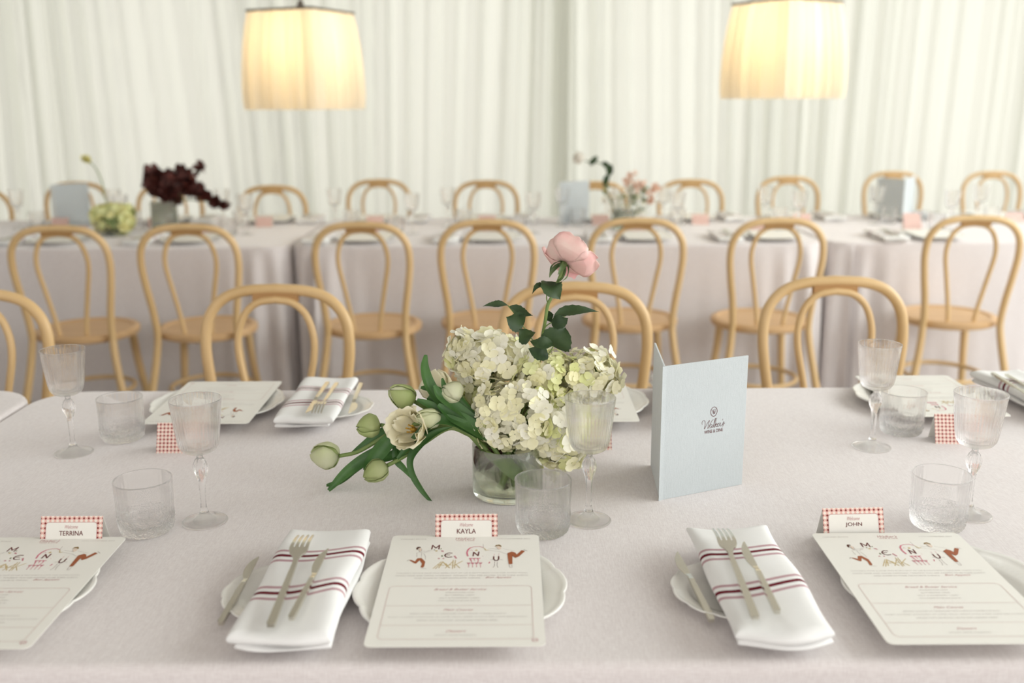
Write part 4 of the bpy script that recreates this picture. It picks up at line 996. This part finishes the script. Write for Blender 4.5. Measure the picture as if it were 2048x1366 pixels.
tulip('white tulip bud against the hydrangea, right of the cream tulip behind', Q(1295, 400, .0), Q(1148, 325, -.005), .0190, [Q(1370, 500, .01), Q(1450, 640, .0)], Wt,
      [mouth(-.02, -.03), inside(.01, -.02, .03)],
      [([Q(1060, 300, -.01), Q(1110, 390, -.01), Q(1230, 480, -.015), Q(1400, 600, -.02), Q(1560, 730, -.03)], .018, (.2, -.8, .6)),
       ([Q(1130, 240, .0), Q(1170, 340, .0), Q(1290, 430, -.005), Q(1440, 580, -.01)], .012, (-.3, -.8, .4))], seed=6)
tulip('wide cream tulip standing highest behind the green leaves', Q(1085, 435, .09), Q(1080, 190, .11), .0300, [Q(1160, 520, .07), Q(1350, 640, .03)], Cr,
      [mouth(-.02, .03), inside(.01, .02, .03)],
      [([Q(945, 325, .02), Q(1060, 355, .02), Q(1200, 440, .02), Q(1400, 600, .01)], .020, (0, -.5, .9)),
       ([Q(1010, 400, .02), Q(1100, 460, .015), Q(1220, 520, .01), Q(1420, 640, .0)], .030, (.1, -.9, .3))], seed=7)
tulip('green tulip bud hanging lowest below the open cream tulip', Q(662, 985, .0), Q(478, 1082, -.01), .0190, [Q(740, 945, .0), Q(840, 885, .0), Q(980, 790, .0), Q(1180, 670, .0), Q(1330, 710, .0)], G,
      [mouth(-.04, -.005), inside(-.01, -.005, .03)],
      [([Q(750, 930, -.02), Q(900, 770, -.02), Q(1080, 610, -.025), Q(1280, 640, -.03), Q(1460, 730, -.035), Q(1570, 790, -.04)], .020, (0, -.6, .8))], seed=8)

# hydrangeas
def hyd(px, py, dY, rx, ry, rz_, count, size, seed, mats, lab, mix, side=(0, 0)):
    c = ony(px, py, VY + dY)
    t = thing('hydrangea', (0, 0, 0), lab, 'hydrangea', group='cream hydrangea heads in the low vase')
    head(c, (rx, rz_, ry), count, size, seed, mats, t, mix=mix)
    b = MB(); b.tube(bez([c, (c + mouth(side[0], side[1])) / 2 + Vector((0, 0, .01)), mouth(side[0], side[1]), inside(side[0] * .4 + .01, side[1], .018)], 5), .0042, 8)
    b.build('stem', 'stem', t)
    b = MB(); rnd = random.Random(seed)
    for i in range(26):
        d = rv(rnd).normalized(); b.tube([c - Vector((0, 0, ry * .5)), c + Vector((d.x * rx, d.y * rz_, abs(d.z) * ry)) * .75], [.0015, .0008], 5)
    b.build('flower_stalks', 'stem', t)
hm = ['hyd_white', 'hyd_cream', 'hyd_green']
hyd(982, 716, .045, .062, .040, .050, 110, .0135, 21, hm, 'white hydrangea head at upper left of the vase', (.62, .95), (-.02, .02))
hyd(925, 708, .055, .026, .036, .03, 34, .0125, 26, hm, 'small loose white hydrangea sprig sticking out furthest left', (.5, .9), (-.03, .025))
hyd(1092, 752, .030, .062, .044, .050, 150, .0105, 22, ['hyd_green', 'hyd_cream', 'hyd_white'], 'greenish hydrangea head in the middle, below the rose leaves', (.62, .88), (.01, .02))
hyd(1180, 752, .045, .046, .042, .050, 110, .0120, 23, hm, 'white hydrangea head furthest right above the wine glass', (.6, .9), (.03, .02))
hyd(1030, 832, -.015, .063, .056, .050, 150, .0118, 24, ['hyd_cream', 'hyd_white', 'hyd_green'], 'cream hydrangea head at front left hanging over the vase rim', (.5, .9), (.0, -.02))
hyd(1118, 862, .0, .052, .058, .048, 130, .0122, 25, ['hyd_cream', 'hyd_white', 'hyd_green'], 'cream hydrangea head hanging lowest behind the tumbler', (.45, .85), (.03, -.01))
hyd(955, 800, .055, .030, .040, .030, 44, .0125, 27, ['hyd_cream', 'hyd_green', 'hyd_white'], 'dull cream hydrangea sprig between the tulips and the front left head', (.6, .95), (-.02, .02))

# stems seen through the glass
t = thing('stripped_branch', (0, 0, 0), 'dark brown leafy branch standing in the water at the left of the vase', 'branch')
b = MB(); b.tube(bez([inside(-.045, -.01, .080), inside(-.030, -.012, .055), inside(-.012, -.01, .030), inside(-.002, -.008, .016)], 6), .0042, 8); b.build('stem', 'stem_brown', t)
for i, (p0, p1, p2) in enumerate((((-.050, -.015, .082), (-.048, -.02, .060), (-.040, -.022, .044)), ((-.020, -.02, .078), (-.032, -.026, .062), (-.044, -.024, .045)), ((-.040, -.01, .085), (-.020, -.02, .070), (-.004, -.026, .060)), ((-.01, .0, .082), (-.018, -.012, .060), (-.034, -.02, .038)), ((-.052, .0, .080), (-.044, -.012, .064), (-.030, -.03, .052)), ((-.030, -.03, .083), (-.040, -.03, .070), (-.050, -.02, .052)), ((-.015, -.03, .080), (-.022, -.036, .064), (-.036, -.034, .050)))):
    b = MB(); blade(b, [inside(*p0), inside(*p1), inside(*p2)], .012, (0, -1, .2)); b.build('leaf', 'stem_brown', t)
t = thing('leafy_stem', (0, 0, 0), 'broad pale green leaf pressed diagonally inside the vase', 'leaf')
b = MB(); blade(b, [inside(-.035, -.040, .084), inside(-.005, -.046, .064), inside(.018, -.044, .046), inside(.036, -.035, .034)], .022, (0, -1, .1), fold=.1); b.build('leaf', 'stem', t)
b = MB(); b.tube(bez([inside(-.004, -.012, .082), inside(.000, -.02, .05), inside(-.010, -.018, .020)], 5), .0050, 8); b.build('stem', 'stem', t)

# rose
def Z2(zx, zy, dY=0): return ony(950 + zx / 7.585, 560 + zy / 7.585, VY + dY)
t = thing('rose', (0, 0, 0), 'single tall pink rose with dark leaves rising above the hydrangeas', 'rose')
rb = ony(1128, 527, VY + .0); ax = Vector((.46, .58, .62)).normalized()
b = MB(); b.tube(bez([inside(.02, .0, .02), mouth(.03, .01, .10), ony(1083, 700, VY + .02), ony(1084, 678, VY + .01), ony(1090, 645, VY), ony(1095, 612, VY), ony(1103, 594, VY), ony(1114, 568, VY), ony(1122, 548, VY), rb], 5),
               [.0032] * 36 + [.0030] * 6 + [.0034, .0042, .0052, .0060], 10) if False else b.tube(bez([inside(.02, .0, .02), mouth(.03, .01, .10), ony(1083, 700, VY + .02), ony(1084, 678, VY + .01), ony(1090, 645, VY), ony(1095, 612, VY), ony(1103, 594, VY), ony(1114, 568, VY), ony(1122, 548, VY), rb], 5), .0027, 10)
b.build('stem', 'stem', t)
RC = [(0, .08, 0), (.15, .60, .02), (.4, .98, .22), (.65, 1.04, .52), (.85, .92, .78), (1, .80, .92)]
RO = [(0, .08, 0), (.15, .58, .0), (.4, 1.0, .14), (.65, 1.16, .42), (.85, 1.20, .66), (1, 1.26, .72)]
b = MB(); rnd = random.Random(3)
for k in range(5): petal(b, rb, ax, k * 1.257 + .3, .036, .0345, .78, RC if k % 2 else RO, 0, .0022, off=.001, nu=12, nv=9)
for k in range(5): petal(b, rb, ax, k * 1.257 + .9, .039, .0295, .80, RC, 0, .0016, nu=11, nv=9)
for k in range(5): petal(b, rb, ax, k * 1.257 + .2, .040, .0225, .80, RC, 0, .0012, nu=10, nv=8)
for k in range(4): petal(b, rb, ax, k * 1.57 + .7, .039, .0150, .85, RC, 0, .0010, nu=9, nv=7)
for k in range(3): petal(b, rb, ax, k * 2.09, .037, .0080, .95, RC, 0, .0006, nu=8, nv=6)
o = b.build('bloom', 'rose_pink', t); sd = o.modifiers.new('t', 'SOLIDIFY'); sd.thickness = .0005
# loose outer petal curling down
b = MB(); f0 = rb + Vector((.004, -.002, -.002)); rows = []
for i in range(9):
    q = i / 8; p = f0.lerp(ony(1147, 556, VY + .012), q) + Vector((0, .006 * math.sin(q * 3), 0)); wq = .028 * math.sin(math.pi * (.12 + .78 * q)) ** .7
    rows.append([p + Vector((1, .25, .28)).normalized() * wq * s_ + Vector((0, 0, .003 * math.sin(6 * s_ + 4 * q) * q)) for s_ in (-.45, -.2, 0, .25, .5, .75)])
b.grid(rows); b.build('loose_petal', 'rose_rim', t)
b = MB()
b.lathe([(0, -.010), (.0040, -.008), (.0058, -.003), (.0062, .002), (.0, .006)], 14, cap=False, org=rb, T=ax.to_track_quat('Z', 'Y').to_matrix().to_4x4())
u, v, n = frame(ax)
for k in range(5):
    a = k * 1.257 + .5; d = u * math.cos(a) + v * math.sin(a)
    blade(b, [rb + d * .004, rb + d * .010 - n * .006, rb + d * .014 - n * .018, rb + d * .012 - n * .030], .0085, d + n * .3, fold=.15, n=4)
b.build('sepals', 'sepal', t)
def rleaf(pts, wd, hint=(.1, -.85, .5)):
    b = MB(); wd = wd / 7.585 * .00079 * 1.4
    P_ = bez([Z2(*p) for p in pts], 5); k = len(P_); rows = []; hint = Vector(hint).normalized()
    for i, p in enumerate(P_):
        q = i / (k - 1); tt = (P_[min(i + 1, k - 1)] - P_[max(i - 1, 0)]).normalized(); s = tt.cross(hint).normalized(); nn = s.cross(tt)
        w_ = wd * max(.02, math.sin(math.pi * q ** .75) ** 1.15) * 1.12 * (1 + (.10 if i % 2 else 0))
        rows.append([p + s * w_ * e + nn * w_ * abs(e) * .35 + nn * .0015 * math.sin(q * 9) * abs(e) for e in (-.5, -.25, 0, .25, .5)])
    b.grid(rows); o = b.build('leaf', 'rose_leaf', t)
rleaf([(500, 385, 0), (380, 375, -.01), (250, 385, -.015), (118, 402, -.02)], 95, (0, -.5, .9))
rleaf([(520, 400, 0), (640, 470, .0), (760, 530, -.01), (878, 545, -.015)], 120, (.2, -.6, .8))
rleaf([(735, 690, 0), (640, 640, -.01), (540, 600, -.015), (470, 560, -.02)], 190, (-.1, -.9, .3))
rleaf([(850, 880, .0), (790, 850, -.01), (730, 800, -.02), (670, 745, -.02)], 170, (-.2, -.9, .2))
rleaf([(1165, 640, 0), (1145, 570, .01), (1110, 510, .01), (1070, 465, .015)], 90, (-.4, -.8, .3))
rleaf([(1190, 560, 0), (1400, 490, .01), (1630, 465, .01), (1878, 485, .02)], 130, (0, -.6, .8))
rleaf([(1160, 650, -.01), (1260, 640, -.02), (1350, 615, -.02), (1412, 575, -.02)], 130, (.2, -.9, .3))
rleaf([(1190, 1010, -.01), (1240, 920, -.02), (1310, 820, -.02), (1370, 720, -.01)], 290, (.1, -.9, .4))
rleaf([(1180, 950, -.02), (1060, 960, -.03), (940, 960, -.03), (830, 925, -.02)], 125, (0, -.8, .6))
rleaf([(1110, 1130, -.02), (1010, 1110, -.03), (900, 1085, -.03), (805, 1040, -.03)], 160, (0, -.8, .5))
rleaf([(1080, 190, 0), (1030, 110, -.01), (950, 100, -.015), (868, 215, -.02)], 95, (-.2, -.5, .8))
rleaf([(1085, 20, .01), (1150, 110, -.01), (1220, 190, -.015), (1290, 295, -.01)], 210, (.3, -.8, .3))
b = MB()
for pts in ([(860, 900, 0), (800, 790, 0), (700, 660, 0), (600, 510, 0), (500, 385, 0)], [(1030, 770, 0), (1090, 690, 0), (1190, 630, 0), (1380, 540, .01)], [(1110, 1130, -.01), (1190, 1000, -.01), (1195, 930, -.01)], [(1090, 240, 0), (1080, 190, 0)], [(1100, 340, 0), (1085, 270, 0), (1100, 200, 0), (1140, 110, 0)], [(1040, 1060, 0), (930, 980, 0), (860, 890, 0)]):
    b.tube(bez([Z2(*p) for p in pts], 5), .0010, 6)
b.build('leaf_stalks', 'stem', t)

# ------------------------------------------------------------------ arrangements on the rear table
FY = 4.98
def far_vase(px, w_, h, lab):
    p = ony(px, 445, FY); t = thing('flower_vase', (p.x, FY, TZ), lab, 'vase')
    b = MB(); r = w_ / 2
    b.lathe([(0, .0005), (r * .9, .0005), (r, .004), (r, h), (r - .003, h), (r - .003, .012), (0, .010)], 40, cap=False); b.build('vase_body', 'vase_glass', t)
    b = MB(); b.lathe([(0, .0105), (r - .0035, .0125), (r - .0035, h * .7), (0, h * .7)], 40, cap=False); b.build('water', 'water', t)
    return p
def cluster(b, px, py, n_, sp, rnd, size, Y=FY, mi=0):
    for _ in range(n_):
        c = ony(px + rnd.gauss(0, sp), py + rnd.gauss(0, sp * .75), Y + rnd.gauss(0, sp * .0018))
        floret(b, c, rv(rnd) + Vector((0, -.8, .3)), size * rnd.uniform(.7, 1.2), rnd, mi, petals=3)
rnd = random.Random(4)
p = far_vase(330, .13, .15, 'tall clear vase under the dark red leaves on the rear table')
t = thing('dark_red_branch', (0, 0, 0), 'dark red leafy branches bursting left and right from the vase on the rear table', 'branch')
b = MB()
for (px, py, n_, sp) in ((305, 352, 50, 9), (312, 372, 50, 9), (335, 378, 60, 10), (345, 360, 40, 9), (368, 350, 45, 9), (372, 372, 40, 9), (392, 380, 30, 7), (330, 385, 30, 7), (411, 392, 14, 4), (430, 402, 12, 4), (445, 410, 8, 4), (400, 336, 6, 4), (345, 392, 14, 5), (347, 403, 6, 4)):
    cluster(b, px, py, int(n_ * 1.6), sp * .95, rnd, .025)
b.build('leaves', 'burgundy', t)
b = MB()
for tip in ((305, 355), (370, 352), (447, 411), (405, 337), (335, 378)):
    b.tube(bez([(p.x + .03, FY, TZ + .02), ony(350, 405, FY), ony((350 + tip[0]) / 2, (390 + tip[1]) / 2, FY), ony(*tip, FY)], 5), .0035, 6)
b.build('stems', 'sepal', t)
c = ony(228, 436, FY - .15)
t = thing('hydrangea', (0, 0, 0), 'yellow-green hydrangea ball right of the leftmost blue menu', 'hydrangea')
head(c, (.092, .08, .070), 120, .022, 31, ['yellow_flower', 'hyd_green', 'greenery'], t, mix=(.6, .93))
b = MB(); b.tube([c, (c.x, c.y, TZ + .012)], .006, 8); b.build('stem', 'stem', t)
t = thing('flower_bowl', (c.x, c.y, TZ), 'low glass bowl under the yellow-green hydrangea', 'bowl')
b = MB(); b.lathe([(0, .0005), (.045, .0005), (.052, .006), (.054, .05), (.051, .05), (.049, .010), (0, .008)], 36, cap=False); b.build('bowl_body', 'vase_glass', t)
t = thing('yellow_ranunculus', (0, 0, 0), 'small yellow flower on a long bent stem above the leftmost blue menu', 'flower')
b = MB(); cc = ony(172, 319, FY - .1)
for i in range(26):
    floret(b, cc + rv(rnd, .012), rv(rnd) + Vector((0, -.5, .5)), .016, rnd, 0, 4)
b.build('bloom', 'yellow_flower', t)
b = MB(); b.tube(bez([cc, ony(190, 335, FY - .1), ony(203, 362, FY - .12), ony(212, 400, FY - .15), (c.x, c.y, TZ + .02)], 5), .0028, 6); b.build('stem', 'stem', t)

p = far_vase(1245, .11, .10, 'low clear vase holding the peach flowers on the rear table')
t = thing('wax_flower_bunch', (0, 0, 0), 'loose bunch of tiny white flowers with green leaves beside the middle blue menu', 'flowers')
b = MB()
for _ in range(60): cluster(b, rnd.uniform(1208, 1290), rnd.uniform(372, 432), 3, 3, rnd, .012, mi=rnd.choice((0, 0, 1, 2)))
b.build('sprigs', ['white_flower', 'greenery', 'hyd_white'], t)
b = MB()
for i in range(9): b.tube([(p.x + rnd.uniform(-.02, .02), FY, TZ + .02), ony(1212 + i * 9, rnd.uniform(380, 410), FY + rnd.uniform(-.04, .04))], .002, 5)
b.build('stems', 'greenery', t)
t = thing('peach_flower_spray', (0, 0, 0), 'airy peach-coloured flower spray right of the tiny white flowers', 'flowers')
b = MB()
for (px, py) in ((1262, 352), (1285, 368), (1298, 385), (1275, 375), (1305, 400), (1310, 378), (1255, 365)): cluster(b, px, py, 9, 5, rnd, .015)
b.build('blooms', 'peach_flower', t)
b = MB()
for (px, py) in ((1262, 352), (1298, 385), (1310, 400)): b.tube(bez([(p.x, FY, TZ + .02), ony((1245 + px) / 2 + 6, (440 + py) / 2, FY), ony(px, py, FY)], 5), .002, 5)
b.build('stems', 'greenery', t)
t = thing('rose', (0, 0, 0), 'pale rose on an arching dark-leaved stem above the middle blue menu', 'rose')
b = MB(); b.tube(bez([(p.x - .01, FY, TZ + .02), ony(1222, 400, FY), ony(1212, 372, FY), ony(1220, 345, FY), ony(1205, 328, FY), ony(1170, 322, FY)], 5), .003, 6); b.build('stem', 'sepal', t)
b = MB(); rc = ony(1165, 320, FY)
for k in range(5): petal(b, rc, Vector((-.8, -.2, .4)), k * 1.257, .05, .026, .8, RC, 0, .002)
for k in range(4): petal(b, rc, Vector((-.8, -.2, .4)), k * 1.57 + .4, .048, .016, .8, RC, 0, .002)
b.build('bloom', 'white_flower', t)
for (a0, a1, wd) in (((1180, 330), (1195, 312), .028), ((1205, 325), (1218, 335), .03), ((1220, 330), (1218, 352), .035), ((1215, 350), (1208, 372), .032), ((1212, 340), (1225, 330), .028)):
    b = MB(); blade(b, [ony(*a0, FY), ony((a0[0] + a1[0]) / 2, (a0[1] + a1[1]) / 2, FY - .01), ony(*a1, FY)], wd, (0, -1, .3)); b.build('leaf', 'rose_leaf', t)
